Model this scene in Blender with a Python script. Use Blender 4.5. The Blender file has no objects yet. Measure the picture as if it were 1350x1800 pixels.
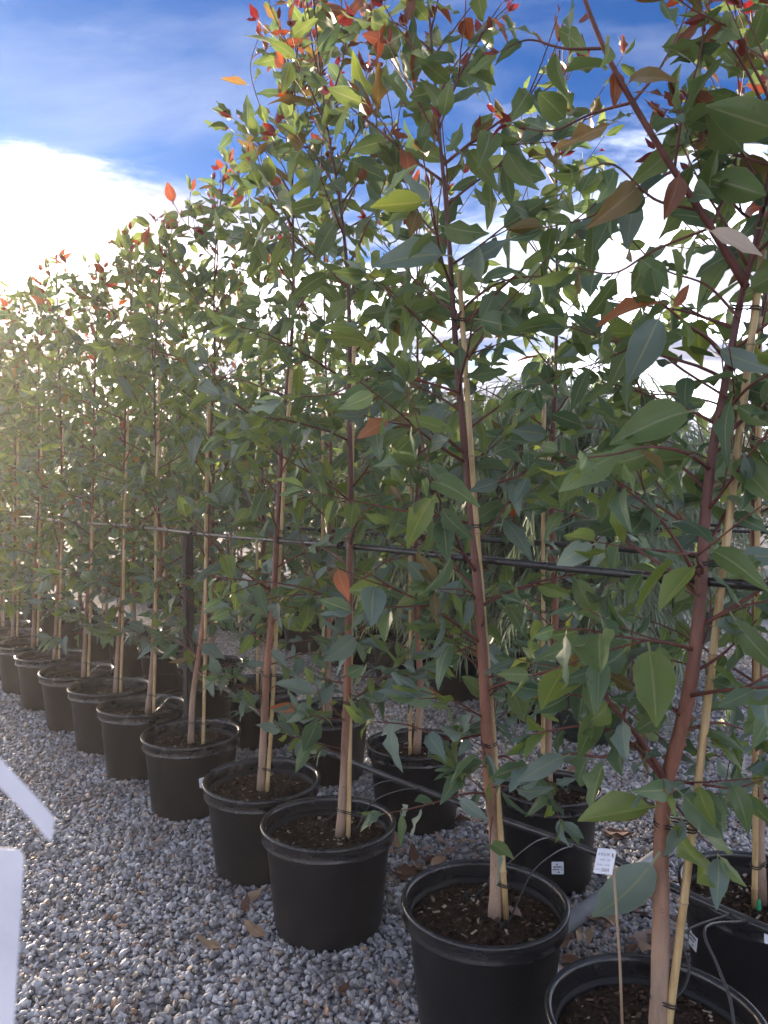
import bpy, math, random
import numpy as np
from mathutils import Vector, Matrix

# ------------------------------------------------------------------ camera / light
S = bpy.context.scene
COL = S.collection
CAMH, F, HOR = 1.42, 1340.0, 870.0
PITCH = math.atan((900 - HOR) / F)          # camera looks slightly down
cd = bpy.data.cameras.new('camera'); cam = bpy.data.objects.new('camera', cd); COL.objects.link(cam)
cam.location = (0, 0, CAMH); cam.rotation_euler = (math.pi / 2 - PITCH, 0, 0)
cd.sensor_fit = 'HORIZONTAL'; cd.sensor_width = 36; cd.lens = 36 * F / 1350
cd.clip_start = 0.05; cd.clip_end = 2000
cd.dof.use_dof = True; cd.dof.focus_distance = 2.6; cd.dof.aperture_fstop = 9
S.camera = cam

SUN_AZ, SUN_EL = math.radians(-35), math.radians(8)
SUNV = Vector((math.sin(SUN_AZ) * math.cos(SUN_EL), math.cos(SUN_AZ) * math.cos(SUN_EL), math.sin(SUN_EL)))
W = bpy.data.worlds.new('World'); S.world = W; W.use_nodes = True
nt = W.node_tree; nt.nodes.clear()
def N(tree, t, **kw):
    n = tree.nodes.new(t)
    for k, v in kw.items():
        if k in ('inp',):
            for i, val in v.items(): n.inputs[i].default_value = val
        else: setattr(n, k, v)
    return n
CLOUD_OFF, SHADE_OFF = (9.1, 4.6, 0), (5.0, 7.4, 0)
def build_world():
    L = nt.links.new
    tc = N(nt, 'ShaderNodeTexCoord')
    sky = N(nt, 'ShaderNodeTexSky', sky_type='NISHITA', sun_disc=False, sun_elevation=SUN_EL, sun_rotation=SUN_AZ,
            altitude=50, air_density=1.0, dust_density=0.6, ozone_density=2.5)
    sep = N(nt, 'ShaderNodeSeparateXYZ'); L(tc.outputs['Generated'], sep.inputs[0])
    zc = N(nt, 'ShaderNodeMath', operation='MAXIMUM', inp={1: 0.0}); L(sep.outputs[2], zc.inputs[0])
    za = N(nt, 'ShaderNodeMath', operation='ADD', inp={1: 0.16}); L(zc.outputs[0], za.inputs[0])
    px = N(nt, 'ShaderNodeMath', operation='DIVIDE'); L(sep.outputs[0], px.inputs[0]); L(za.outputs[0], px.inputs[1])
    py = N(nt, 'ShaderNodeMath', operation='DIVIDE'); L(sep.outputs[1], py.inputs[0]); L(za.outputs[0], py.inputs[1])
    cmb = N(nt, 'ShaderNodeCombineXYZ'); L(px.outputs[0], cmb.inputs[0]); L(py.outputs[0], cmb.inputs[1])
    mp = N(nt, 'ShaderNodeMapping'); mp.inputs['Rotation'].default_value = (0, 0, math.radians(38))
    mp.inputs['Scale'].default_value = (0.62, 1.35, 1); mp.inputs['Location'].default_value = CLOUD_OFF
    L(cmb.outputs[0], mp.inputs[0])
    n1 = N(nt, 'ShaderNodeTexNoise', inp={'Scale': 1.1, 'Detail': 10, 'Roughness': 0.64, 'Distortion': 0.5})
    L(mp.outputs[0], n1.inputs['Vector'])
    # more cloud towards the horizon, all round
    cov = N(nt, 'ShaderNodeMapRange', inp={'From Min': 0.24, 'From Max': 0.42, 'To Min': 0.17, 'To Max': 0.02})
    cov.interpolation_type = 'SMOOTHSTEP'; L(zc.outputs[0], cov.inputs[0])
    ad = N(nt, 'ShaderNodeMath', operation='ADD'); L(n1.outputs[0], ad.inputs[0]); L(cov.outputs[0], ad.inputs[1])
    dens = N(nt, 'ShaderNodeMapRange', inp={'From Min': 0.46, 'From Max': 0.72, 'To Min': 0, 'To Max': 1})
    dens.interpolation_type = 'SMOOTHSTEP'; L(ad.outputs[0], dens.inputs[0])
    # forward scattering: clouds near the sun are brighter
    dot = N(nt, 'ShaderNodeVectorMath', operation='DOT_PRODUCT'); dot.inputs[1].default_value = SUNV
    L(tc.outputs['Generated'], dot.inputs[0])
    glow = N(nt, 'ShaderNodeMapRange', inp={'From Min': 0.75, 'From Max': 1.0, 'To Min': 0, 'To Max': 1}); L(dot.outputs['Value'], glow.inputs[0])
    g2 = N(nt, 'ShaderNodeMath', operation='POWER', inp={1: 3.0}); L(glow.outputs[0], g2.inputs[0])
    mp2 = N(nt, 'ShaderNodeMapping'); mp2.inputs['Location'].default_value = SHADE_OFF; mp2.inputs['Scale'].default_value = (0.7, 2.2, 1)
    mp2.inputs['Rotation'].default_value = (0, 0, math.radians(30)); L(cmb.outputs[0], mp2.inputs[0])
    n2 = N(nt, 'ShaderNodeTexNoise', inp={'Scale': 1.0, 'Detail': 3, 'Roughness': 0.5}); L(mp2.outputs[0], n2.inputs['Vector'])
    sh = N(nt, 'ShaderNodeMapRange', inp={'From Min': 0.36, 'From Max': 0.68, 'To Min': 0, 'To Max': 1}); sh.interpolation_type = 'SMOOTHSTEP'; L(n2.outputs[0], sh.inputs[0])
    cc = N(nt, 'ShaderNodeMix', data_type='RGBA'); L(sh.outputs[0], cc.inputs[0])
    cc.inputs[6].default_value = (0.70, 0.68, 0.86, 1); cc.inputs[7].default_value = (5.0, 5.15, 5.7, 1)
    gc = N(nt, 'ShaderNodeMix', data_type='RGBA'); L(g2.outputs[0], gc.inputs[0]); gc.inputs[6].default_value = (1, 1, 1, 1); gc.inputs[7].default_value = (2.8, 2.2, 1.6, 1)
    wm = N(nt, 'ShaderNodeMix', data_type='RGBA', blend_type='MULTIPLY', inp={0: 1.0}); L(cc.outputs[2], wm.inputs[6]); L(gc.outputs[2], wm.inputs[7])
    mix = N(nt, 'ShaderNodeMix', data_type='RGBA'); L(dens.outputs[0], mix.inputs[0])
    tint = N(nt, 'ShaderNodeMix', data_type='RGBA', blend_type='MULTIPLY', inp={0: 1.0}); L(sky.outputs[0], tint.inputs[6]); tint.inputs[7].default_value = (0.032, 0.108, 0.225, 1)
    mp3 = N(nt, 'ShaderNodeMapping'); mp3.inputs['Location'].default_value = (2.2, 6.1, 0); mp3.inputs['Scale'].default_value = (0.8, 1.7, 1)
    mp3.inputs['Rotation'].default_value = (0, 0, math.radians(52)); L(cmb.outputs[0], mp3.inputs[0])
    n3 = N(nt, 'ShaderNodeTexNoise', inp={'Scale': 1.3, 'Detail': 8, 'Roughness': 0.6, 'Distortion': 0.5}); L(mp3.outputs[0], n3.inputs['Vector'])
    ci = N(nt, 'ShaderNodeMapRange', inp={'From Min': 0.46, 'From Max': 0.75, 'To Min': 0, 'To Max': 0.5}); L(n3.outputs[0], ci.inputs[0])
    cir = N(nt, 'ShaderNodeMix', data_type='RGBA'); L(ci.outputs[0], cir.inputs[0]); L(tint.outputs[2], cir.inputs[6]); cir.inputs[7].default_value = (0.95, 1.05, 1.30, 1)
    L(cir.outputs[2], mix.inputs[6]); L(wm.outputs[2], mix.inputs[7])
    bg = N(nt, 'ShaderNodeBackground', inp={1: 0.12}); L(mix.outputs[2], bg.inputs[0])
    out = N(nt, 'ShaderNodeOutputWorld'); L(bg.outputs[0], out.inputs[0])
build_world()

sd = bpy.data.lights.new('sun', 'SUN'); sun = bpy.data.objects.new('sun', sd); COL.objects.link(sun)
sd.energy = 3.2; sd.angle = math.radians(8); sd.color = (1.0, 0.80, 0.60)
sun.rotation_euler = (-SUNV).to_track_quat('-Z', 'Y').to_euler(); sun.location = (0, 0, 8)

S.view_settings.view_transform = 'Standard'; S.view_settings.look = 'None'
S.view_settings.exposure = 3.0; S.view_settings.gamma = 1; S.view_settings.use_curve_mapping = False
S.render.engine = 'CYCLES'
S.cycles.max_bounces = 6; S.cycles.diffuse_bounces = 4; S.cycles.glossy_bounces = 2; S.cycles.transmission_bounces = 4
S.cycles.use_denoising = True
try: S.cycles.denoiser = 'OPENIMAGEDENOISE'
except Exception: pass
S.cycles.sample_clamp_indirect = 6

GLARE_HAZE = 0.0024  # density of the added volume that stands in for lens glare
# ------------------------------------------------------------------ pixel helpers
CP, SP = math.cos(PITCH), math.sin(PITCH)
def ray(px, py):
    x, y, z = (px - 675) / F, 1.0, (900 - py) / F
    return Vector((x, y * CP + z * SP, -y * SP + z * CP))
def at_z(px, py, z):                 # where the line of sight meets a horizontal plane
    r = ray(px, py); t = (z - CAMH) / r.z
    return Vector((r.x * t, r.y * t, z))
def at_y(px, py, y):                 # where it meets a plane at a known distance
    r = ray(px, py); t = y / r.y
    return Vector((r.x * t, y, CAMH + r.z * t))
DROW = Vector((-0.617, 0.787, 0)); NROW = Vector((0.787, 0.617, 0))

# ------------------------------------------------------------------ materials
MATS = {}
def mat(name):
    m = bpy.data.materials.new(name); m.use_nodes = True; MATS[name] = m
    m.node_tree.nodes.clear(); t = m.node_tree
    out = N(t, 'ShaderNodeOutputMaterial'); b = N(t, 'ShaderNodeBsdfPrincipled')
    t.links.new(b.outputs[0], out.inputs[0])
    return m, t, b, out
def ramp(t, stops, interp='LINEAR'):
    r = N(t, 'ShaderNodeValToRGB'); r.color_ramp.interpolation = interp
    e = r.color_ramp.elements
    while len(e) < len(stops): e.new(0.5)
    for i, (p, c) in enumerate(stops): e[i].position = p; e[i].color = (*c, 1)
    return r
def simple(name, c1, c2, scale=20, rough=0.5, spec=0.4, bump=0.0, bscale=None, stretch=(1, 1, 1), metal=0, rough2=None):
    m, t, b, out = mat(name)
    tc = N(t, 'ShaderNodeTexCoord'); mp = N(t, 'ShaderNodeMapping'); mp.inputs['Scale'].default_value = stretch
    t.links.new(tc.outputs['Object'], mp.inputs[0])
    n = N(t, 'ShaderNodeTexNoise', inp={'Scale': scale, 'Detail': 5, 'Roughness': 0.6}); t.links.new(mp.outputs[0], n.inputs['Vector'])
    r = ramp(t, [(0.3, c1), (0.7, c2)]); t.links.new(n.outputs[0], r.inputs[0]); t.links.new(r.outputs[0], b.inputs['Base Color'])
    b.inputs['Roughness'].default_value = rough; b.inputs['Specular IOR Level'].default_value = spec; b.inputs['Metallic'].default_value = metal
    if rough2 is not None:
        rr = N(t, 'ShaderNodeMapRange', inp={'From Min': 0.3, 'From Max': 0.7, 'To Min': rough, 'To Max': rough2})
        t.links.new(n.outputs[0], rr.inputs[0]); t.links.new(rr.outputs[0], b.inputs['Roughness'])
    if bump:
        n2 = N(t, 'ShaderNodeTexNoise', inp={'Scale': bscale or scale * 3, 'Detail': 6}); t.links.new(mp.outputs[0], n2.inputs['Vector'])
        bp = N(t, 'ShaderNodeBump', inp={'Strength': bump, 'Distance': 0.01}); t.links.new(n2.outputs[0], bp.inputs['Height'])
        t.links.new(bp.outputs[0], b.inputs['Normal'])
    return m
def leaf_mat(name, c1, c2, rib, trans=0.37, rough=0.40, spot=None, tv=1.6):
    m, t, b, out = mat(name); L = t.links.new
    geo = N(t, 'ShaderNodeNewGeometry'); oi = N(t, 'ShaderNodeObjectInfo')
    n = N(t, 'ShaderNodeTexNoise', inp={'Scale': 9.0, 'Detail': 2}); L(geo.outputs['Position'], n.inputs['Vector'])
    ad = N(t, 'ShaderNodeMath', operation='ADD'); L(n.outputs[0], ad.inputs[0])
    sub = N(t, 'ShaderNodeMapRange', inp={'To Min': -0.22, 'To Max': 0.22}); L(oi.outputs['Random'], sub.inputs[0]); L(sub.outputs[0], ad.inputs[1])
    r = ramp(t, [(0.25, c1), (0.75, c2)]); L(ad.outputs[0], r.inputs[0])
    col = r.outputs[0]
    if spot is not None:
        n3 = N(t, 'ShaderNodeTexNoise', inp={'Scale': 38.0, 'Detail': 3}); L(geo.outputs['Position'], n3.inputs['Vector'])
        ms = N(t, 'ShaderNodeMapRange', inp={'From Min': 0.66, 'From Max': 0.74}); L(n3.outputs[0], ms.inputs[0])
        mx = N(t, 'ShaderNodeMix', data_type='RGBA'); L(ms.outputs[0], mx.inputs[0]); L(col, mx.inputs[6]); mx.inputs[7].default_value = (*spot, 1)
        col = mx.outputs[2]
    uv = N(t, 'ShaderNodeUVMap'); uv.uv_map = 'UVMap'
    sp = N(t, 'ShaderNodeSeparateXYZ'); L(uv.outputs[0], sp.inputs[0])
    d = N(t, 'ShaderNodeMath', operation='SUBTRACT', inp={1: 0.5}); L(sp.outputs[0], d.inputs[0])
    a = N(t, 'ShaderNodeMath', operation='ABSOLUTE'); L(d.outputs[0], a.inputs[0])
    rb = N(t, 'ShaderNodeMapRange', inp={'From Min': 0.018, 'From Max': 0.04, 'To Min': 0.8, 'To Max': 0}); L(a.outputs[0], rb.inputs[0])
    # faint side veins running forward from the midrib
    k = N(t, 'ShaderNodeMath', operation='MULTIPLY', inp={1: 0.55}); L(a.outputs[0], k.inputs[0])
    v = N(t, 'ShaderNodeMath', operation='SUBTRACT'); L(sp.outputs[1], v.inputs[0]); L(k.outputs[0], v.inputs[1])
    v2 = N(t, 'ShaderNodeMath', operation='MULTIPLY', inp={1: 95.0}); L(v.outputs[0], v2.inputs[0])
    sn = N(t, 'ShaderNodeMath', operation='SINE'); L(v2.outputs[0], sn.inputs[0])
    vm = N(t, 'ShaderNodeMapRange', inp={'From Min': 0.82, 'From Max': 1.0, 'To Min': 0, 'To Max': 0.09}); L(sn.outputs[0], vm.inputs[0])
    ed = N(t, 'ShaderNodeMapRange', inp={'From Min': 0.47, 'From Max': 0.495, 'To Min': 0, 'To Max': 0.45}); L(a.outputs[0], ed.inputs[0])
    mxm = N(t, 'ShaderNodeMath', operation='MAXIMUM'); L(rb.outputs[0], mxm.inputs[0]); L(vm.outputs[0], mxm.inputs[1])
    mxe = N(t, 'ShaderNodeMath', operation='MAXIMUM'); L(mxm.outputs[0], mxe.inputs[0]); L(ed.outputs[0], mxe.inputs[1])
    mix = N(t, 'ShaderNodeMix', data_type='RGBA'); L(mxe.outputs[0], mix.inputs[0]); L(col, mix.inputs[6]); mix.inputs[7].default_value = (*rib, 1)
    L(mix.outputs[2], b.inputs['Base Color']); b.inputs['Roughness'].default_value = rough; b.inputs['Specular IOR Level'].default_value = 0.45
    bp = N(t, 'ShaderNodeBump', inp={'Strength': 0.06, 'Distance': 0.001}); L(sn.outputs[0], bp.inputs['Height']); L(bp.outputs[0], b.inputs['Normal'])
    tr = N(t, 'ShaderNodeBsdfTranslucent')
    hs = N(t, 'ShaderNodeHueSaturation', inp={'Hue': 0.475, 'Saturation': 1.15, 'Value': tv}); L(mix.outputs[2], hs.inputs['Color']); L(hs.outputs[0], tr.inputs[0])
    ms = N(t, 'ShaderNodeMixShader', inp={0: trans}); L(b.outputs[0], ms.inputs[1]); L(tr.outputs[0], ms.inputs[2]); L(ms.outputs[0], out.inputs[0])
    return m
RIB = (0.22, 0.24, 0.13)
LM = [leaf_mat('leaf_deep_green', (0.056, 0.106, 0.054), (0.098, 0.160, 0.080), RIB, spot=(0.05, 0.075, 0.04)),
      leaf_mat('leaf_green', (0.074, 0.126, 0.042), (0.134, 0.195, 0.066), RIB, spot=(0.10, 0.07, 0.03)),
      leaf_mat('leaf_blue_green', (0.090, 0.140, 0.115), (0.140, 0.190, 0.155), RIB, rough=0.46, trans=0.2),
      leaf_mat('leaf_fresh_green', (0.110, 0.170, 0.040), (0.160, 0.220, 0.060), (0.26, 0.28, 0.10), trans=0.4),
      leaf_mat('leaf_olive', (0.110, 0.095, 0.030), (0.160, 0.115, 0.040), (0.26, 0.19, 0.08), trans=0.4, spot=(0.20, 0.06, 0.02)),
      leaf_mat('leaf_orange', (0.240, 0.085, 0.028), (0.340, 0.130, 0.040), (0.40, 0.20, 0.10), trans=0.35, tv=1.1),
      leaf_mat('leaf_young_red', (0.140, 0.028, 0.020), (0.220, 0.060, 0.036), (0.25, 0.08, 0.05), trans=0.35, tv=1.0),
      leaf_mat('leaf_bronze', (0.150, 0.062, 0.030), (0.200, 0.090, 0.040), (0.30, 0.14, 0.07), trans=0.4),
      leaf_mat('leaf_pale_dead', (0.400, 0.330, 0.260), (0.500, 0.420, 0.330), (0.50, 0.42, 0.30), trans=0.3)]
# indices into LM
DEEP, GREEN, BLUE, FRESH, OLIVE, ORANGE, RED, BRONZE, PALE = range(9)
DRY = [leaf_mat('dry_leaf_brown', (0.090, 0.045, 0.028), (0.160, 0.080, 0.045), (0.10, 0.05, 0.03), trans=0.1, rough=0.65),
       leaf_mat('dry_leaf_tan', (0.300, 0.190, 0.110), (0.420, 0.290, 0.180), (0.45, 0.33, 0.22), trans=0.1, rough=0.65),
       leaf_mat('dry_leaf_pinkish', (0.260, 0.165, 0.130), (0.360, 0.260, 0.210), (0.40, 0.30, 0.25), trans=0.1, rough=0.65)]
def pot_mat():
    m = simple('black_plastic', (0.007, 0.0075, 0.0095), (0.012, 0.0125, 0.015), 9, 0.38, 0.26, 0.12, 160, rough2=0.52); t = m.node_tree; L = t.links.new
    b = next(n for n in t.nodes if n.type == 'BSDF_PRINCIPLED'); src = b.inputs['Base Color'].links[0].from_socket
    tc = N(t, 'ShaderNodeTexCoord'); oi = N(t, 'ShaderNodeObjectInfo'); sp = N(t, 'ShaderNodeSeparateXYZ'); L(tc.outputs['Object'], sp.inputs[0])
    of = N(t, 'ShaderNodeVectorMath', operation='ADD'); L(tc.outputs['Object'], of.inputs[0]); L(oi.outputs['Location'], of.inputs[1])
    n = N(t, 'ShaderNodeTexNoise', inp={'Scale': 7, 'Detail': 8, 'Roughness': 0.7}); L(of.outputs[0], n.inputs['Vector'])
    zz = N(t, 'ShaderNodeMapRange', inp={'From Min': 0.0, 'From Max': 0.22, 'To Min': 0.20, 'To Max': -0.04}); L(sp.outputs[2], zz.inputs[0])
    ad = N(t, 'ShaderNodeMath', operation='ADD'); L(n.outputs[0], ad.inputs[0]); L(zz.outputs[0], ad.inputs[1])
    mr = N(t, 'ShaderNodeMapRange', inp={'From Min': 0.55, 'From Max': 0.85, 'To Min': 0, 'To Max': 0.22}); L(ad.outputs[0], mr.inputs[0])
    mx = N(t, 'ShaderNodeMix', data_type='RGBA'); L(mr.outputs[0], mx.inputs[0]); L(src, mx.inputs[6]); mx.inputs[7].default_value = (0.085, 0.075, 0.065, 1); L(mx.outputs[2], b.inputs['Base Color'])
    return m
M_POT = pot_mat()
M_RIM = simple('black_plastic_rim', (0.011, 0.011, 0.012), (0.020, 0.020, 0.023), 14, 0.17, 0.5, 0.05, 120, rough2=0.30)
M_SOIL = simple('potting_soil', (0.014, 0.009, 0.006), (0.050, 0.030, 0.019), 60, 0.9, 0.2, 1.0, 90)
M_TIE = simple('black_tie', (0.012, 0.012, 0.013), (0.02, 0.02, 0.022), 30, 0.5)
M_PIPE = simple('black_poly_pipe', (0.016, 0.016, 0.018), (0.026, 0.026, 0.029), 12, 0.24, 0.55, 0.03, 80, rough2=0.34)
M_DRIP = simple('weathered_poly_pipe', (0.020, 0.020, 0.022), (0.045, 0.044, 0.045), 18, 0.22, 0.5, 0.06, 90)
M_PVC = simple('grey_conduit', (0.20, 0.21, 0.23), (0.30, 0.31, 0.33), 14, 0.5, 0.4, 0.08, 60)
M_STEEL = simple('black_bitumen_steel', (0.018, 0.015, 0.015), (0.040, 0.032, 0.030), 30, 0.55, 0.4, 0.3, 120)
M_CARD = simple('white_tag_plastic', (0.70, 0.73, 0.82), (0.78, 0.80, 0.87), 25, 0.35, 0.4)
M_LABEL = simple('worn_label_plastic', (0.60, 0.60, 0.68), (0.80, 0.81, 0.87), 9, 0.4, 0.4, 0.15, 40)
M_INK = simple('ink', (0.02, 0.02, 0.03), (0.03, 0.03, 0.045), 25, 0.6)
M_GINK = simple('faint_print', (0.42, 0.43, 0.50), (0.50, 0.51, 0.58), 90, 0.6)
M_GREEN = simple('green_dripper_plastic', (0.01, 0.30, 0.13), (0.02, 0.38, 0.17), 30, 0.4)
M_BAG = simple('dark_green_bag_plastic', (0.010, 0.018, 0.018), (0.022, 0.034, 0.033), 20, 0.3, 0.5, 0.6, 25)
M_PRINT = simple('pale_blue_print', (0.30, 0.42, 0.55), (0.38, 0.50, 0.62), 30, 0.5)
M_WOOD = simple('thin_stick_wood', (0.22, 0.15, 0.10), (0.36, 0.27, 0.18), 40, 0.7, 0.3, 0.3, 120, (1, 1, 0.1))
def bark_mat():
    m, t, b, out = mat('gum_bark'); L = t.links.new
    tc = N(t, 'ShaderNodeTexCoord'); sp = N(t, 'ShaderNodeSeparateXYZ'); L(tc.outputs['Object'], sp.inputs[0])
    mp = N(t, 'ShaderNodeMapping'); mp.inputs['Scale'].default_value = (1, 1, 0.28); L(tc.outputs['Object'], mp.inputs[0])
    n = N(t, 'ShaderNodeTexNoise', inp={'Scale': 26, 'Detail': 6, 'Roughness': 0.65}); L(mp.outputs[0], n.inputs['Vector'])
    n2 = N(t, 'ShaderNodeTexNoise', inp={'Scale': 3.2, 'Detail': 3}); L(tc.outputs['Object'], n2.inputs['Vector'])
    hz = N(t, 'ShaderNodeMath', operation='MULTIPLY_ADD', inp={1: 0.75, 2: -0.37}); L(n2.outputs[0], hz.inputs[0])
    ad = N(t, 'ShaderNodeMath', operation='ADD'); L(sp.outputs[2], ad.inputs[0]); L(hz.outputs[0], ad.inputs[1])
    mr = N(t, 'ShaderNodeMapRange', inp={'From Min': 0.25, 'From Max': 2.1}); L(ad.outputs[0], mr.inputs[0])
    lo = ramp(t, [(0.0, (0.32, 0.235, 0.175)), (0.14, (0.28, 0.175, 0.120)), (0.32, (0.26, 0.115, 0.075)), (0.62, (0.135, 0.058, 0.050)), (1.0, (0.075, 0.033, 0.036))]); L(mr.outputs[0], lo.inputs[0])
    hs = N(t, 'ShaderNodeMix', data_type='RGBA', blend_type='MULTIPLY', inp={0: 0.75})
    r2 = ramp(t, [(0.30, (0.42, 0.38, 0.36)), (0.50, (0.95, 0.95, 0.95)), (0.70, (1.4, 1.25, 1.1))]); L(n.outputs[0], r2.inputs[0])
    L(lo.outputs[0], hs.inputs[6]); L(r2.outputs[0], hs.inputs[7]); L(hs.outputs[2], b.inputs['Base Color'])
    b.inputs['Roughness'].default_value = 0.55; b.inputs['Specular IOR Level'].default_value = 0.35
    bp = N(t, 'ShaderNodeBump', inp={'Strength': 0.9, 'Distance': 0.006}); L(n.outputs[0], bp.inputs['Height']); L(bp.outputs[0], b.inputs['Normal'])
    return m
M_BARK = bark_mat()
M_TWIG = simple('red_twig_bark', (0.075, 0.024, 0.022), (0.150, 0.048, 0.038), 30, 0.5, 0.35)
def cane_mat():
    m, t, b, out = mat('bamboo'); L = t.links.new
    tc = N(t, 'ShaderNodeTexCoord'); mp = N(t, 'ShaderNodeMapping'); mp.inputs['Scale'].default_value = (1, 1, 0.05); L(tc.outputs['Object'], mp.inputs[0])
    n = N(t, 'ShaderNodeTexNoise', inp={'Scale': 120, 'Detail': 3}); L(mp.outputs[0], n.inputs['Vector'])
    n2 = N(t, 'ShaderNodeTexNoise', inp={'Scale': 14, 'Detail': 4}); L(tc.outputs['Object'], n2.inputs['Vector'])
    a = N(t, 'ShaderNodeMath', operation='MULTIPLY_ADD', inp={1: 0.5}); L(n.outputs[0], a.inputs[0])
    h = N(t, 'ShaderNodeMath', operation='MULTIPLY', inp={1: 0.5}); L(n2.outputs[0], h.inputs[0]); L(h.outputs[0], a.inputs[2])
    r = ramp(t, [(0.32, (0.28, 0.17, 0.075)), (0.5, (0.46, 0.32, 0.15)), (0.68, (0.56, 0.42, 0.22))]); L(a.outputs[0], r.inputs[0]); L(r.outputs[0], b.inputs['Base Color'])
    b.inputs['Roughness'].default_value = 0.42
    return m
M_CANE = cane_mat()
def attr_mat(name, stops, rough=0.8, bump=0.3, bscale=200, spec=0.3):
    m, t, b, out = mat(name); L = t.links.new
    at = N(t, 'ShaderNodeAttribute'); at.attribute_name = 'tone'
    r = ramp(t, stops, 'CONSTANT' if name == 'gravel_stone' else 'LINEAR'); L(at.outputs['Fac'], r.inputs[0])
    geo = N(t, 'ShaderNodeNewGeometry')
    n = N(t, 'ShaderNodeTexNoise', inp={'Scale': bscale, 'Detail': 4}); L(geo.outputs['Position'], n.inputs['Vector'])
    r2 = ramp(t, [(0.3, (0.72, 0.72, 0.72)), (0.7, (1.2, 1.2, 1.2))]); L(n.outputs[0], r2.inputs[0])
    if name == 'gravel_stone':
        nb = N(t, 'ShaderNodeTexNoise', inp={'Scale': 2.6, 'Detail': 5, 'Roughness': 0.6}); L(geo.outputs['Position'], nb.inputs['Vector'])
        rb = ramp(t, [(0.34, (0.78, 0.73, 0.69)), (0.5, (1.04, 1.03, 1.02)), (0.66, (1.16, 1.16, 1.17))]); L(nb.outputs[0], rb.inputs[0])
        mb = N(t, 'ShaderNodeMix', data_type='RGBA', blend_type='MULTIPLY', inp={0: 1.0}); L(r2.outputs[0], mb.inputs[6]); L(rb.outputs[0], mb.inputs[7])
        r2 = mb
    mx = N(t, 'ShaderNodeMix', data_type='RGBA', blend_type='MULTIPLY', inp={0: 1.0}); L(r.outputs[0], mx.inputs[6]); L(r2.outputs[2 if r2.bl_idname == 'ShaderNodeMix' else 0], mx.inputs[7]); L(mx.outputs[2], b.inputs['Base Color'])
    b.inputs['Roughness'].default_value = rough; b.inputs['Specular IOR Level'].default_value = spec
    bp = N(t, 'ShaderNodeBump', inp={'Strength': bump, 'Distance': 0.003}); L(n.outputs[0], bp.inputs['Height']); L(bp.outputs[0], b.inputs['Normal'])
    return m
STONE = [(0.0, (0.174, 0.173, 0.181)), (0.14, (0.272, 0.272, 0.288)), (0.34, (0.362, 0.360, 0.377)), (0.54, (0.430, 0.425, 0.438)), (0.72, (0.316, 0.290, 0.264)),
         (0.80, (0.460, 0.455, 0.455)), (0.88, (0.390, 0.320, 0.255)), (0.93, (0.500, 0.500, 0.500)), (0.965, (0.344, 0.220, 0.150))]
M_STONE = attr_mat('gravel_stone', STONE, 0.6, 0.35, 260, 0.4)
M_CHIP = attr_mat('bark_chip', [(0.0, (0.018, 0.011, 0.008)), (0.5, (0.042, 0.024, 0.016)), (0.85, (0.080, 0.048, 0.031)), (0.96, (0.15, 0.095, 0.062)), (1.0, (0.42, 0.34, 0.26))], 0.85, 0.4, 150, 0.2)
def ground_mat():
    m, t, b, out = mat('gravel_ground'); L = t.links.new
    geo = N(t, 'ShaderNodeNewGeometry')
    vo = N(t, 'ShaderNodeTexVoronoi', inp={'Scale': 52.0, 'Randomness': 1.0}); L(geo.outputs['Position'], vo.inputs['Vector'])
    sp = N(t, 'ShaderNodeSeparateColor'); L(vo.outputs['Color'], sp.inputs[0])
    r = ramp(t, STONE, 'CONSTANT'); L(sp.outputs[0], r.inputs[0])
    dk = N(t, 'ShaderNodeMapRange', inp={'From Min': 0.35, 'From Max': 0.62, 'To Min': 1.0, 'To Max': 0.35}); L(vo.outputs['Distance'], dk.inputs[0])
    n = N(t, 'ShaderNodeTexNoise', inp={'Scale': 0.9, 'Detail': 5}); L(geo.outputs['Position'], n.inputs['Vector'])
    r2 = ramp(t, [(0.35, (0.75, 0.74, 0.72)), (0.65, (1.05, 1.05, 1.08))]); L(n.outputs[0], r2.inputs[0])
    mx = N(t, 'ShaderNodeMix', data_type='RGBA', blend_type='MULTIPLY', inp={0: 1.0}); L(r.outputs[0], mx.inputs[6]); L(r2.outputs[0], mx.inputs[7])
    m2 = N(t, 'ShaderNodeMix', data_type='RGBA', blend_type='MULTIPLY', inp={0: 1.0}); L(mx.outputs[2], m2.inputs[6]); L(dk.outputs[0], m2.inputs[7])
    L(m2.outputs[2], b.inputs['Base Color']); b.inputs['Roughness'].default_value = 0.7; b.inputs['Specular IOR Level'].default_value = 0.3
    iv = N(t, 'ShaderNodeMath', operation='SUBTRACT', inp={0: 1.0}); L(vo.outputs['Distance'], iv.inputs[1])
    bp = N(t, 'ShaderNodeBump', inp={'Strength': 0.9, 'Distance': 0.012}); L(iv.outputs[0], bp.inputs['Height']); L(bp.outputs[0], b.inputs['Normal'])
    return m
M_GROUND = ground_mat()
M_WEEP = leaf_mat('weeping_leaf', (0.105, 0.155, 0.095), (0.190, 0.240, 0.160), (0.20, 0.25, 0.16), trans=0.35)
M_HEDGE = leaf_mat('far_tree_leaf', (0.040, 0.070, 0.035), (0.090, 0.120, 0.055), (0.09, 0.12, 0.06), trans=0.35)
M_WEEPBARK = simple('grey_brown_bark', (0.09, 0.065, 0.05), (0.17, 0.13, 0.10), 30, 0.8, 0.2, 0.5, 90, (1, 1, 0.3))

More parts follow.
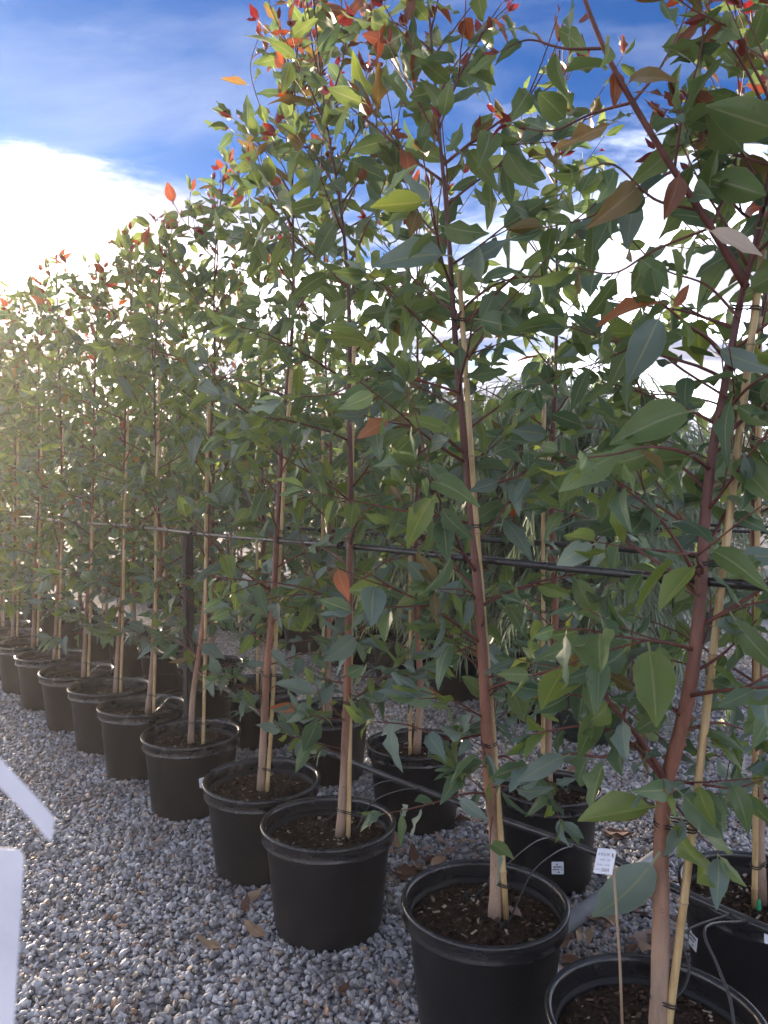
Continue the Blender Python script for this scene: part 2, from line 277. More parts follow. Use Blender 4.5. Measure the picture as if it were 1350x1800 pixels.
# ------------------------------------------------------------------ mesh helpers
def npmesh(name, verts, faces, mats, midx=None, smooth=True, uvs=None, tone=None):
    """faces: int array (n,3) or (n,4)"""
    me = bpy.data.meshes.new(name)
    verts = np.asarray(verts, dtype=np.float32); faces = np.asarray(faces, dtype=np.int32)
    nv, (nf, k) = len(verts), faces.shape
    me.vertices.add(nv); me.vertices.foreach_set('co', verts.ravel())
    me.loops.add(nf * k); me.loops.foreach_set('vertex_index', faces.ravel())
    me.polygons.add(nf); me.polygons.foreach_set('loop_start', np.arange(nf, dtype=np.int32) * k)
    me.polygons.foreach_set('loop_total', np.full(nf, k, dtype=np.int32))
    for m in mats: me.materials.append(m)
    if midx is not None: me.polygons.foreach_set('material_index', np.asarray(midx, dtype=np.int32))
    me.polygons.foreach_set('use_smooth', np.full(nf, smooth, dtype=bool))
    if uvs is not None:
        u = me.uv_layers.new(name='UVMap'); u.data.foreach_set('uv', np.asarray(uvs, dtype=np.float32)[faces.ravel()].ravel())
    if tone is not None:
        a = me.attributes.new('tone', 'FLOAT', 'POINT'); a.data.foreach_set('value', np.asarray(tone, dtype=np.float32))
    me.update(calc_edges=True)
    return me
class MB:
    """collects quads of one mesh"""
    def __init__(s): s.v = []; s.f = []; s.m = []; s.n = 0; s.u = []
    def add(s, v, f, m=0, u=None):
        v = np.asarray(v, dtype=np.float32); f = np.asarray(f, dtype=np.int32)
        s.v.append(v); s.f.append(f + s.n); s.m.append(np.full(len(f), m)); s.n += len(v)
        s.u.append(np.zeros((len(v), 2), np.float32) if u is None else u)
    def tube(s, pts, rad, sides=8, m=0, cap=True):
        pts = np.asarray([tuple(p) for p in pts], dtype=np.float64); n = len(pts)
        rad = np.full(n, rad) if np.isscalar(rad) else np.asarray(rad)
        tan = np.gradient(pts, axis=0); tan /= np.linalg.norm(tan, axis=1)[:, None] + 1e-12
        ref = np.array([0.0, 0.0, 1.0]) if abs(tan[0][2]) < 0.9 else np.array([1.0, 0, 0])
        V = []; a = np.arange(sides) * 2 * math.pi / sides
        x = np.cross(ref, tan[0]); x /= np.linalg.norm(x)
        for i in range(n):
            x = x - tan[i] * np.dot(x, tan[i]); x /= np.linalg.norm(x) + 1e-12
            y = np.cross(tan[i], x)
            V.append(pts[i] + rad[i] * (np.cos(a)[:, None] * x + np.sin(a)[:, None] * y))
        Fq = []
        for i in range(n - 1):
            for j in range(sides):
                j2 = (j + 1) % sides
                Fq.append((i * sides + j, i * sides + j2, (i + 1) * sides + j2, (i + 1) * sides + j))
        V = np.concatenate(V)
        if cap:
            for e, base in ((0, 0), (n - 1, (n - 1) * sides)):
                c = len(V); V = np.vstack([V, pts[e]])
                for j in range(0, sides, 2):
                    a0, a1, a2 = base + j, base + (j + 1) % sides, base + (j + 2) % sides
                    Fq.append((c, a2, a1, a0) if e == 0 else (c, a0, a1, a2))
        s.add(V, Fq, m)
    def lathe(s, prof, seg=48, m=0, sx=1.0, sy=1.0):
        a = np.arange(seg) * 2 * math.pi / seg; V = []; Fq = []
        for r, z in prof: V.append(np.stack([r * np.cos(a) * sx, r * np.sin(a) * sy, np.full(seg, z)], 1))
        for i in range(len(prof) - 1):
            for j in range(seg):
                j2 = (j + 1) % seg
                Fq.append((i * seg + j, i * seg + j2, (i + 1) * seg + j2, (i + 1) * seg + j))
        s.add(np.concatenate(V), Fq, m)
    def box(s, lo, hi, m=0, M=None):
        x0, y0, z0 = lo; x1, y1, z1 = hi
        V = np.array([(x0, y0, z0), (x1, y0, z0), (x1, y1, z0), (x0, y1, z0), (x0, y0, z1), (x1, y0, z1), (x1, y1, z1), (x0, y1, z1)], dtype=np.float64)
        if M is not None: M = np.array(M); V = V @ M[:3, :3].T + M[:3, 3]
        s.add(V, [(0, 3, 2, 1), (4, 5, 6, 7), (0, 1, 5, 4), (1, 2, 6, 5), (2, 3, 7, 6), (3, 0, 4, 7)], m)
    def mesh(s, name, mats, smooth=True):
        if not isinstance(mats, (list, tuple)): mats = [mats]
        return npmesh(name, np.concatenate(s.v), np.concatenate(s.f), mats, np.concatenate(s.m), smooth, np.concatenate(s.u))
def ob(name, me, parent=None, loc=None, M=None, kind=None):
    o = bpy.data.objects.new(name, me); COL.objects.link(o)
    if parent is not None: o.parent = parent
    if M is not None: o.matrix_basis = M
    elif loc is not None: o.location = loc
    if kind: o['kind'] = kind
    return o
def thing(name, label, cat, loc=(0, 0, 0), group=None, me=None):
    o = bpy.data.objects.new(name, me); COL.objects.link(o); o.location = loc
    if me is None: o.empty_display_size = 0.1
    return tag(o, label, cat, group)
def tag(o, label, cat, group=None):
    o['label'] = label; o['category'] = cat
    if group: o['group'] = group
    return o
def smooth_path(pts, sub=4):
    P = [Vector(p) for p in pts]; P = [P[0] * 2 - P[1]] + P + [P[-1] * 2 - P[-2]]; out = []
    for i in range(1, len(P) - 2):
        p0, p1, p2, p3 = P[i - 1], P[i], P[i + 1], P[i + 2]
        for k in range(sub):
            t = k / sub
            out.append(0.5 * ((2 * p1) + (-p0 + p2) * t + (2 * p0 - 5 * p1 + 4 * p2 - p3) * t * t + (-p0 + 3 * p1 - 3 * p2 + p3) * t ** 3))
    out.append(P[-2]); return out

# ------------------------------------------------------------------ leaf shapes (length 1 along +Y, stalk from the origin)
TS = (0.0, 0.07, 0.24, 0.44, 0.64, 0.84, 1.0)
def leaf_arrays(rng, width=0.42, bend=0.25, fold=0.18, wave=0.03, nl=6, na=4, stalk=0.13, curl=0.0, side=0.0):
    V = []; U = []; Fq = []
    for i in range(nl + 1):
        t = TS[i] if nl == 6 else i / nl
        w = width * 0.5 * (math.sin(math.pi * t ** 0.80) ** 0.85) * (1.12 - 0.28 * t) if 0 < i < nl else 0.010
        y = stalk + (1 - stalk) * t
        zc = -bend * t * t; xc = side * math.sin(math.pi * t * 0.5) * t
        for j in range(na + 1):
            u = j / na * 2 - 1
            x = u * w
            z = zc + abs(u) * w * fold * 2 - curl * (u * w) ** 2 * 6 + wave * math.sin(t * 14 + (2 if u > 0 else 0)) * abs(u) ** 2 * (w / width if width else 0) * 2
            V.append((x + xc, y, z)); U.append((j / na, t))
    for i in range(nl):
        for j in range(na):
            a = i * (na + 1) + j; Fq.append((a, a + 1, a + na + 2, a + na + 1))
    b = len(V)
    V += [(-0.012, 0, 0), (0.012, 0, 0), (0.012, stalk + 0.02, 0.002), (-0.012, stalk + 0.02, 0.002)]; U += [(0.5, 0), (0.5, 0), (0.5, 0.1), (0.5, 0.1)]
    Fq.append((b, b + 1, b + 2, b + 3))
    return np.array(V, np.float32), np.array(Fq, np.int32), np.array(U, np.float32)
rs = random.Random(7)
LV = []         # leaf variants (arrays), finer ones
for i in range(14):
    LV.append(leaf_arrays(rs, width=rs.uniform(0.29, 0.52), bend=rs.uniform(-0.15, 0.6), fold=rs.uniform(0.0, 0.34), wave=rs.uniform(0.02, 0.13), side=rs.uniform(-0.16, 0.16), curl=rs.uniform(-0.15, 0.3)))
LVLOW = [leaf_arrays(rs, width=rs.uniform(0.36, 0.52), bend=rs.uniform(0, 0.35), fold=rs.uniform(0.05, 0.25), wave=0, nl=4, na=2) for i in range(5)]
LEAFMESH = {}
def leaf_mesh(vi, mi):
    k = (vi, mi)
    if k not in LEAFMESH:
        v, f, u = LV[vi]; LEAFMESH[k] = npmesh('leaf', v, f, [LM[mi]], None, True, u)
    return LEAFMESH[k]
def basis(dirv, nrm):
    y = dirv.normalized(); x = y.cross(nrm)
    if x.length < 1e-4: x = y.orthogonal()
    x.normalize(); z = x.cross(y)
    return Matrix((x, y, z)).transposed()
class Leaf:
    __slots__ = ('p', 'd', 'n', 'L', 'mi', 'vi')
    def __init__(s, p, d, n, L, mi, vi): s.p, s.d, s.n, s.L, s.mi, s.vi = p, d, n, L, mi, vi
    def M(s): return Matrix.Translation(s.p) @ basis(s.d, s.n).to_4x4() @ Matrix.Scale(s.L, 4)
def merged_leaves(name, leaves, variants):
    V = []; Fs = []; Mi = []; U = []; n = 0
    for l in leaves:
        v, f, u = variants[l.vi % len(variants)]
        R = np.array(basis(l.d, l.n), dtype=np.float32) * l.L
        V.append(v @ R.T + np.array(l.p, dtype=np.float32)); Fs.append(f + n); U.append(u); Mi.append(np.full(len(f), l.mi)); n += len(v)
    return npmesh(name, np.concatenate(V), np.concatenate(Fs), LM, np.concatenate(Mi), True, np.concatenate(U))

# ------------------------------------------------------------------ growing a young gum tree (local coordinates, z from the ground)
REDS = 0.75
def pick_mi(rng, h, tip):
    """h: 0..1 relative height"""
    r = rng.random()
    if h > 0.88 and (tip or r < 0.22): return rng.choice([RED, BRONZE, BRONZE, OLIVE, ORANGE]) if rng.random() < REDS else GREEN
    if h > 0.76 and r < 0.15 * REDS: return rng.choice([OLIVE, BRONZE, OLIVE])
    if r < 0.022: return rng.choice([OLIVE, OLIVE, OLIVE, ORANGE])
    if r < 0.15: return FRESH
    if h < 0.35: return BLUE if r < 0.55 else (DEEP if r < 0.85 else GREEN)
    if h < 0.6: return BLUE if r < 0.36 else (DEEP if r < 0.68 else GREEN)
    return BLUE if r < 0.2 else (DEEP if r < 0.5 else GREEN)
def rand_unit(rng):
    while True:
        v = Vector((rng.uniform(-1, 1), rng.uniform(-1, 1), rng.uniform(-1, 1)))
        if 0.1 < v.length < 1: return v.normalized()
def dress(rng, path, leaves, ztop, start=0.22, spacing=0.042, lmin=0.085, lmax=0.155, tipped=True, hang=1.0):
    """leaves along a twig"""
    tot = 0; seg = []
    for a, b in zip(path[:-1], path[1:]): seg.append((a, b, (b - a).length)); tot += (b - a).length
    s = start * tot; sgn = rng.choice([-1, 1])
    while s < tot:
        q = s
        for a, b, l in seg:
            if q <= l: break
            q -= l
        p = a.lerp(b, min(1, q / max(l, 1e-6))); t = (b - a).normalized(); f = s / tot
        h = p.z / ztop
        side = t.cross(Vector((0, 0, 1)));
        if side.length < 0.2: side = rand_unit(rng)
        side.normalize()
        d = t * rng.uniform(0.1, 0.7) + side * sgn * rng.uniform(0.4, 1.0) + Vector((0, 0, -1)) * rng.uniform(-0.1, 1.15) * hang + rand_unit(rng) * 0.35
        if h > 0.85: d += Vector((0, 0, 0.35))
        n = Vector((0, 0, 1)) * rng.uniform(0.2, 1.0) + rand_unit(rng) * 0.75
        L = rng.uniform(lmin, lmax) * (1.0 if f < 0.75 else 0.8)
        tip = f > 0.82
        mi = pick_mi(rng, h, tip)
        if mi == RED: L *= 0.42
        elif mi in (BRONZE, ORANGE) and h > 0.8: L *= 0.75
        leaves.append(Leaf(p, d, n, L, mi, rng.randrange(14))); sgn = -sgn
        s += spacing * rng.uniform(0.6, 1.4)
    if tipped:
        e = path[-1]; t = (path[-1] - path[-2]).normalized(); h = e.z / ztop
        for k in range(rng.choice([2, 3, 3])):
            mi = RED if h > 0.82 and rng.random() < 0.75 * REDS else pick_mi(rng, h, True)
            L = rng.uniform(0.03, 0.06) if mi == RED else rng.uniform(0.06, 0.10)
            leaves.append(Leaf(e, t + rand_unit(rng) * 0.6, rand_unit(rng), L, mi, rng.randrange(14)))
def grow(rng, trunk, zlo=0.5, nbr=34, dens=1.0, reach=1.0, lmax=0.155, lows=6):
    """trunk: smooth list of points. returns branches [(path, radii)], leaves"""
    ztop = trunk[-1].z; br = []; leaves = []
    def on_trunk(z):
        for a, b in zip(trunk[:-1], trunk[1:]):
            if a.z <= z <= b.z: return a.lerp(b, (z - a.z) / max(1e-6, b.z - a.z)), (b - a).normalized()
        return trunk[-1].copy(), Vector((0, 0, 1))
    az = rng.uniform(0, 6.28)
    for i in range(nbr):
        f = (i + rng.uniform(0.1, 0.9)) / nbr
        z = zlo + (ztop - zlo) * (f ** 0.92) * 0.965
        h = z / ztop; az += 2.39996 + rng.uniform(-0.5, 0.5)
        p0, tt = on_trunk(z)
        if h < 0.30: Lb = rng.uniform(0.16, 0.34); el = rng.uniform(5, 40)
        elif h < 0.72: Lb = rng.uniform(0.30, 0.50); el = rng.uniform(18, 50)
        elif h < 0.88: Lb = rng.uniform(0.26, 0.44); el = rng.uniform(35, 62)
        else: Lb = rng.uniform(0.14, 0.26); el = rng.uniform(45, 72)
        Lb *= reach; el = math.radians(el)
        Lb = min(Lb, max(0.06, (ztop - z - 0.02) / math.sin(el)))
        d = Vector((math.cos(az) * math.cos(el), math.sin(az) * math.cos(el), math.sin(el)))
        path = [p0]; n = 5
        for k in range(n):
            d = (d + rand_unit(rng) * 0.13 + Vector((0, 0, 0.02 if h > 0.7 else -0.05))).normalized()
            path.append(path[-1] + d * Lb / n)
        r0 = 0.0022 + 0.0055 * Lb
        br.append((path, [max(0.0015, r0 * (1 - 0.72 * k / n)) for k in range(n + 1)]))
        dress(rng, path, leaves, ztop, 0.18, (0.052 if h < 0.82 else 0.066) / dens, 0.085, lmax)
        for q in range(rng.choice([1, 2, 2, 3]) if Lb > 0.22 else rng.choice([0, 1])):
            k = rng.choice([1, 2, 3, 3]); s0 = path[k]
            d2 = ((path[k + 1] - path[k]).normalized() + rand_unit(rng) * 0.75 + Vector((0, 0, 0.15))).normalized()
            Ls = Lb * rng.uniform(0.35, 0.65); p2 = [s0]
            for kk in range(3):
                d2 = (d2 + rand_unit(rng) * 0.15).normalized(); p2.append(p2[-1] + d2 * Ls / 3)
            br.append((p2, [max(0.0013, r0 * 0.55 * (1 - 0.6 * kk / 3)) for kk in range(4)]))
            dress(rng, p2, leaves, ztop, 0.15, 0.052 / dens, 0.075, lmax * 0.92)
    # a few leaves and red tips on the leader itself
    top = [p for p in trunk if p.z > ztop - 0.45]
    if len(top) > 2: dress(rng, top, leaves, ztop, 0.1, 0.055, 0.06, 0.11)
    # little leafy shoots low on the stem
    for k in range(lows):
        z = rng.uniform(0.56, zlo + 0.5); p0, tt = on_trunk(z); a = rng.uniform(0, 6.28)
        e = p0 + Vector((math.cos(a), math.sin(a), rng.uniform(0, 0.6))) * rng.uniform(0.06, 0.22)
        br.append(([p0, p0.lerp(e, 0.5) + rand_unit(rng) * 0.008, e], [0.0022, 0.0018, 0.0012]))
        dress(rng, [p0, e], leaves, ztop, 0.35, 0.036, 0.06, 0.115)
    return br, leaves
def trunk_radii(trunk, r0, r1=0.0035):
    z0, z1 = trunk[0].z, trunk[-1].z
    out = []
    for i, p in enumerate(trunk):
        t = (p.z - z0) / (z1 - z0)
        out.append(max(r1, r0 * (1 - t) ** 0.85 * (1 + 0.16 * math.exp(-t * 30))) * (1 + 0.05 * math.sin(i * 2.3)))
    return out

# ------------------------------------------------------------------ setting: ground and gravel
g = MB(); g.add([(-250, -250, 0), (250, -250, 0), (250, 250, 0), (-250, 250, 0)], [(0, 1, 2, 3)])
gr = ob('ground', g.mesh('ground', M_GROUND, False)); gr['kind'] = 'structure'

POT_W, POT_H = 0.45, 0.335
ROW1_PX = [(1153, 1793), (852, 1583), (577, 1447), (461, 1369), (337, 1289), (249, 1240), (192, 1207), (136, 1179), (88, 1152), (50, 1131), (20, 1113), (2, 1097), (-8, 1082), (-18, 1070), (-30, 1060)]
row1 = [at_z(x, y, POT_H) for x, y in ROW1_PX]
for p in row1: p.z = 0
STEP2 = DROW * 0.68
row2 = [Vector((1.04, 2.08, 0)), Vector((0.61, 2.80, 0)), Vector((0.14, 3.30, 0))]
for k in range(11): row2.append(row2[-1] + STEP2)
row3 = [Vector((0.95, 4.82, 0)) + STEP2 * k for k in range(14)]
row4 = [Vector((1.17, 5.60, 0)) + STEP2 * k for k in range(13)]
POTS = [(p, 0.19) for p in row1 + row2 + row3 + row4]

def gravel():
    rng = np.random.default_rng(5)
    phi = (1 + 5 ** 0.5) / 2
    iv = np.array([(-1, phi, 0), (1, phi, 0), (-1, -phi, 0), (1, -phi, 0), (0, -1, phi), (0, 1, phi), (0, -1, -phi), (0, 1, -phi), (phi, 0, -1), (phi, 0, 1), (-phi, 0, -1), (-phi, 0, 1)], np.float64)
    iv /= np.linalg.norm(iv[0])
    fc = np.array([(0, 11, 5), (0, 5, 1), (0, 1, 7), (0, 7, 10), (0, 10, 11), (1, 5, 9), (5, 11, 4), (11, 10, 2), (10, 7, 6), (7, 1, 8), (3, 9, 4), (3, 4, 2), (3, 2, 6), (3, 6, 8), (3, 8, 9), (4, 9, 5), (2, 4, 11), (6, 2, 10), (8, 6, 7), (9, 8, 1)], np.int32)
    base = [iv * (1 + rng.uniform(-0.30, 0.22, (12, 1))) for k in range(16)]
    pts = []
    for y0, y1, dn in ((1.55, 2.6, 5600), (2.6, 4.0, 4800), (4.0, 5.6, 3000), (5.6, 8.0, 1300)):
        x0, x1 = -0.56 * y1 - 0.25, 0.56 * y1 + 0.25
        n = int((x1 - x0) * (y1 - y0) * dn)
        q = np.stack([rng.uniform(x0, x1, n), rng.uniform(y0, y1, n)], 1)
        q = q[np.abs(q[:, 0]) < 0.56 * q[:, 1] + 0.25]
        pts.append(q)
    q = np.concatenate(pts)
    keep = np.ones(len(q), bool)
    for p, r in POTS: keep &= (q[:, 0] - p.x) ** 2 + (q[:, 1] - p.y) ** 2 > (r * 0.80) ** 2
    q = q[keep]; n = len(q)
    size = np.clip(rng.lognormal(math.log(0.0083), 0.36, n), 0.0045, 0.016)
    sc = np.stack([size * rng.uniform(1.0, 1.55, n), size * rng.uniform(0.75, 1.1, n), size * rng.uniform(0.45, 0.85, n)], 1)
    z = rng.uniform(0.0, 0.010, n)
    # random rotations
    qq = rng.normal(size=(n, 4)); qq[:, 1:3] *= 0.45; qq /= np.linalg.norm(qq, axis=1)[:, None]
    w, x, y, k = qq.T
    R = np.stack([1 - 2 * (y * y + k * k), 2 * (x * y - k * w), 2 * (x * k + y * w), 2 * (x * y + k * w), 1 - 2 * (x * x + k * k), 2 * (y * k - x * w), 2 * (x * k - y * w), 2 * (y * k + x * w), 1 - 2 * (x * x + y * y)], 1).reshape(n, 3, 3)
    vi = rng.integers(0, 16, n); B = np.stack(base)[vi] * sc[:, None, :]
    V = np.einsum('nij,nkj->nki', R, B); V[:, :, 0] += q[:, 0:1]; V[:, :, 1] += q[:, 1:2]; V[:, :, 2] += z[:, None]
    Fs = fc[None] + (np.arange(n) * 12)[:, None, None]
    tone = np.repeat(rng.uniform(0, 1, n), 12)
    me = npmesh('gravel', V.reshape(-1, 3), Fs.reshape(-1, 3), [M_STONE], None, False, None, tone)
    o = ob('gravel', me, kind='stuff')
    tag(o, 'loose grey and tan crushed stone covering the ground between the pots', 'gravel')
gravel()

# ------------------------------------------------------------------ pots, soil
def pot_meshes():
    R, H = POT_W / 2, POT_H
    b = MB()
    prof = [(0.0, 0.006), (0.160, 0.006), (0.166, 0.0), (0.172, 0.004), (0.176, 0.02), (0.190, 0.15), (0.203, H - 0.045), (0.205, H - 0.036),
            (0.199, H - 0.036), (0.197, H - 0.06), (0.186, 0.15), (0.173, 0.012), (0.0, 0.012)]
    b.lathe(prof, 56)
    body = b.mesh('pot', M_POT)
    r = MB()
    rp = [(0.2035, H - 0.040), (0.2150, H - 0.044), (0.2185, H - 0.0425), (0.2190, H - 0.038), (0.2165, H - 0.034), (0.2175, H - 0.016), (0.2200, H - 0.008), (0.2235, H - 0.004), (0.2240, H + 0.003), (0.2205, H + 0.0075),
          (0.2140, H + 0.0080), (0.2085, H + 0.004), (0.2060, H - 0.004), (0.2050, H - 0.016), (0.2040, H - 0.036), (0.2000, H - 0.052)]
    r.lathe(rp, 72)
    rim = r.mesh('rim', M_RIM)
    # the band's lower edge is crisp: leave smooth shading, the profile carries it
    soils = []
    for s in range(4):
        rg = np.random.default_rng(20 + s); sm = MB(); zt = H - 0.055
        nr, ns = 9, 40; V = [(0, 0, zt + 0.012)]; Fq = []
        for i in range(1, nr + 1):
            for j in range(ns):
                a = j * 2 * math.pi / ns; rr = 0.1965 * i / nr
                V.append((rr * math.cos(a), rr * math.sin(a), zt + 0.012 * (1 - (i / nr) ** 2) + rg.uniform(-0.004, 0.004) * (i < nr)))
        tri = []
        for j in range(0, ns, 2): tri.append((0, 1 + j, 1 + (j + 1) % ns, 1 + (j + 2) % ns))
        Fq += tri
        for i in range(nr - 1):
            for j in range(ns):
                a, a2 = 1 + i * ns + j, 1 + i * ns + (j + 1) % ns
                Fq.append((a, a + ns, a2 + ns, a2))
        sm.add(V, Fq); soil = sm.mesh('soil', M_SOIL)
        # bark chips, boxes with skewed corners
        n = 800; cv = []; cf = []; tone = []
        cube = np.array([(-1, -1, -1), (1, -1, -1), (1, 1, -1), (-1, 1, -1), (-1, -1, 1), (1, -1, 1), (1, 1, 1), (-1, 1, 1)], float)
        cfc = np.array([(0, 3, 2, 1), (4, 5, 6, 7), (0, 1, 5, 4), (1, 2, 6, 5), (2, 3, 7, 6), (3, 0, 4, 7)])
        for k in range(n):
            rr = 0.19 * math.sqrt(rg.uniform(0, 1)); a = rg.uniform(0, 6.283)
            if rr < 0.02: continue
            e = Matrix.Rotation(rg.uniform(0, 6.28), 3, 'Z') @ Matrix.Rotation(rg.normal(0, 0.45), 3, 'X') @ Matrix.Rotation(rg.normal(0, 0.35), 3, 'Y')
            ln = rg.uniform(0.002, 0.0085) * (1.5 if rg.random() < 0.08 else 1)
            v = (cube + rg.uniform(-0.35, 0.35, (8, 3))) * np.array([ln, ln * rg.uniform(0.3, 0.6), ln * rg.uniform(0.12, 0.3)])
            v = v @ np.array(e).T + np.array([rr * math.cos(a), rr * math.sin(a), zt + 0.012 * (1 - (rr / 0.1965) ** 2) + rg.uniform(0.0, 0.005)])
            cf.append(cfc + 8 * len(cv)); cv.append(v); tone += [rg.uniform(0, 1) ** 1.3 if rg.random() > 0.03 else 1.0] * 8
        chips = npmesh('bark_mulch', np.concatenate(cv), np.concatenate(cf), [M_CHIP], None, False, None, tone)
        soils.append((soil, chips))
    return body, rim, soils
POT_ME, RIM_ME, SOILS = pot_meshes()
SOIL_Z = POT_H - 0.045
def add_pot(root, k, scale=1.0, rot=0.0, chips=True, rim=True):
    M = Matrix.Rotation(0.018 * math.sin(rot * 5.3), 4, 'X') @ Matrix.Rotation(rot, 4, 'Z') @ Matrix.Diagonal((scale, scale * (1 + 0.012 * math.sin(rot * 3.1)), 1, 1))
    p = ob('pot', POT_ME, root, M=M)
    ob('rim', RIM_ME, p)
    s = ob('soil', SOILS[k % 4][0], root, M=M)
    if chips: ob('bark_mulch', SOILS[k % 4][1], s, kind='stuff')
    return p

# ------------------------------------------------------------------ bamboo stakes with ties
def stake(a, b, label, r=0.0095, ties=(), group='bamboo stakes tied to the gum trees', trunkpts=None):
    """a, b: world points; ties: parameters along the cane"""
    L = (b - a).length; u = (b - a).normalized(); m = MB(); pts = []; rad = []
    rg = random.Random(int(a.x * 1000) + 5); nodes = []
    z = rg.uniform(0.05, 0.2)
    while z < L: nodes.append(z); z += rg.uniform(0.17, 0.27)
    s = 0.0; ss = {0.0, L}
    for nd in nodes:
        for e in (-0.006, -0.002, 0.002, 0.006):
            if 0 < nd + e < L: ss.add(nd + e)
    side = u.orthogonal().normalized()
    for s in sorted(ss):
        near = min([abs(s - nd) for nd in nodes] + [9])
        pts.append(u * s + side * 0.003 * math.sin(s * 4)); rad.append((r * (1.16 if near < 0.003 else 1.0)) * (1 - 0.12 * s / L))
    m.tube(pts, rad, 10)
    for nd in nodes:
        c = u * nd + side * 0.003 * math.sin(nd * 4); m.tube([c - u * 0.0016, c, c + u * 0.0016], [r * 1.08, r * 1.22, r * 1.08], 10, 1, False)
    o = thing('bamboo_stake', label, 'stake', a, group, m.mesh('bamboo_stake', [M_CANE, M_WOOD]))
    for t in ties:
        p = u * (t * L); w = a + p
        tm = MB(); q = None
        if trunkpts:
            best = min(trunkpts, key=lambda v: abs(v[0].z - w.z)); c2, r2 = best[0] - a, best[1]
            c2 = Vector((c2.x, c2.y, p.z))
        else: c2, r2 = p + Vector((-0.02, 0, 0)), 0.015
        d = c2 - p; d.z = 0; gap = d.length; dn = d.normalized() if gap > 1e-4 else Vector((1, 0, 0)); pn = Vector((-dn.y, dn.x, 0))
        for off in (0.0, 0.006):
            loop = []
            for j in range(25):
                an = j * 2 * math.pi / 24
                c = math.cos(an); R = r + 0.0015 if c < 0 else r2 + 0.0015
                base = Vector((0, 0, 0)) if c < 0 else d
                loop.append(p + base + dn * c * R + pn * math.sin(an) * (r + (r2 - r) * (c + 1) / 2 + 0.0015) + Vector((0, 0, off + 0.004 * math.sin(an + t * 9))))
            tm.tube(loop, 0.0016, 5, cap=False)
        kp = p + pn * -(r + 0.003) + d * 0.4
        tm.tube([kp, kp + Vector((0.004, -0.012, 0.004)), kp + Vector((0.012, -0.022, -0.004))], 0.0016, 5)
        ob('tie', tm.mesh('tie', M_TIE), o)
    return o

# ------------------------------------------------------------------ front row trees
TR = {0: [(1158, 1778), (1164, 1640), (1168, 1500), (1174, 1390), (1192, 1280), (1206, 1180), (1222, 1060), (1238, 930), (1262, 790), (1288, 660), (1308, 520), (1330, 400), (1346, 260), (1352, 120), (1356, -60)],
      1: [(870, 1600), (874, 1520), (868, 1440), (858, 1360), (852, 1270), (846, 1140), (834, 960), (818, 780), (806, 640), (797, 540), (788, 420), (777, 310), (768, 200), (760, 90), (750, -60)],
      2: [(597, 1472), (604, 1380), (610, 1230), (614, 1050), (617, 860), (613, 720), (614, 590), (607, 440), (592, 320), (574, 215), (562, 110), (553, 10), (548, -40)],
      3: [(458, 1382), (464, 1290), (470, 1190), (482, 1040), (489, 880), (495, 750), (510, 610), (516, 480), (515, 340), (519, 190), (524, 80), (521, 10)],
      4: [(335, 1297), (340, 1225), (352, 1140), (360, 1040), (364, 900), (368, 780), (377, 660), (378, 540), (381, 450), (387, 370), (398, 288)],
      5: [(258, 1240), (268, 1170), (270, 1080), (280, 990), (276, 880), (273, 750), (275, 620), (283, 510), (290, 398)],
      6: [(202, 1206), (208, 1120), (214, 1010), (217, 880), (220, 760), (229, 620), (241, 435)],
      7: [(146, 1178), (150, 1090), (158, 970), (164, 850), (168, 720), (172, 590), (176, 466)],
      8: [(95, 1150), (100, 1060), (108, 900), (110, 750), (106, 600), (99, 458)],
      9: [(58, 1130), (62, 1000), (70, 850), (70, 650), (66, 500)],
      10: [(22, 1112), (26, 1000), (28, 800), (24, 640), (18, 530)]}
ST = {0: ((1176, 1790), (1340, 440)), 1: ((888, 1590), (806, 480)), 2: ((612, 1466), (622, 600)), 3: ((470, 1376), (512, 640)), 4: ((357, 1290), (368, 640)),
      5: ((270, 1238), (280, 640)), 6: ((212, 1204), (226, 690)), 7: ((155, 1176), (170, 700)), 8: ((104, 1148), (112, 720)), 9: ((66, 1128), (74, 720)), 10: ((30, 1112), (32, 720))}
R0 = {0: 0.0195, 1: 0.0180, 2: 0.0152, 3: 0.0150, 4: 0.0138}
ORD = ['first', 'second', 'third', 'fourth', 'fifth', 'sixth', 'seventh', 'eighth', 'ninth', 'tenth', 'eleventh', 'twelfth', 'thirteenth', 'fourteenth', 'fifteenth', 'sixteenth']
DESC1 = ['thick trunked gum tree in the front row pot holding a white tag on a stick',
         'tall leaning gum tree in the front row pot next to the stick tag pot',
         'straight red tipped gum tree, third in the front row from the stick tag pot',
         'tall red tipped gum tree, fourth in the front row from the stick tag pot']
def line_at(a, b, z):
    t = (z - a.z) / (b.z - a.z); return a.lerp(b, t)
def px_path(pix, y): return [at_y(x, yy, y) for x, yy in pix]
def open_view(rng, base, l, trunk):
    # the crowns are open on the aisle side: stems and pipe rails show between the leaves
    c = base + l.p + l.d.normalized() * l.L * 0.5
    t = base + min(trunk, key=lambda q: abs(q.z - l.p.z))
    if c.y < t.y and abs(c.x / c.y - t.x / t.y) * t.y < 0.055 and c.z < 2.35 and rng.random() < 0.8: return False
    qx, qy = 675 + F * c.x / c.y, HOR + F * (CAMH - c.z) / c.y
    if 296 < qx < 362 and 925 < qy < 1165 and c.y < 3.7 and rng.random() < 0.75: return False
    if c.dot(NROW) < 1.75 and abs(c.z - 1.27) < 0.075 and rng.random() < 0.62: return False
    return True
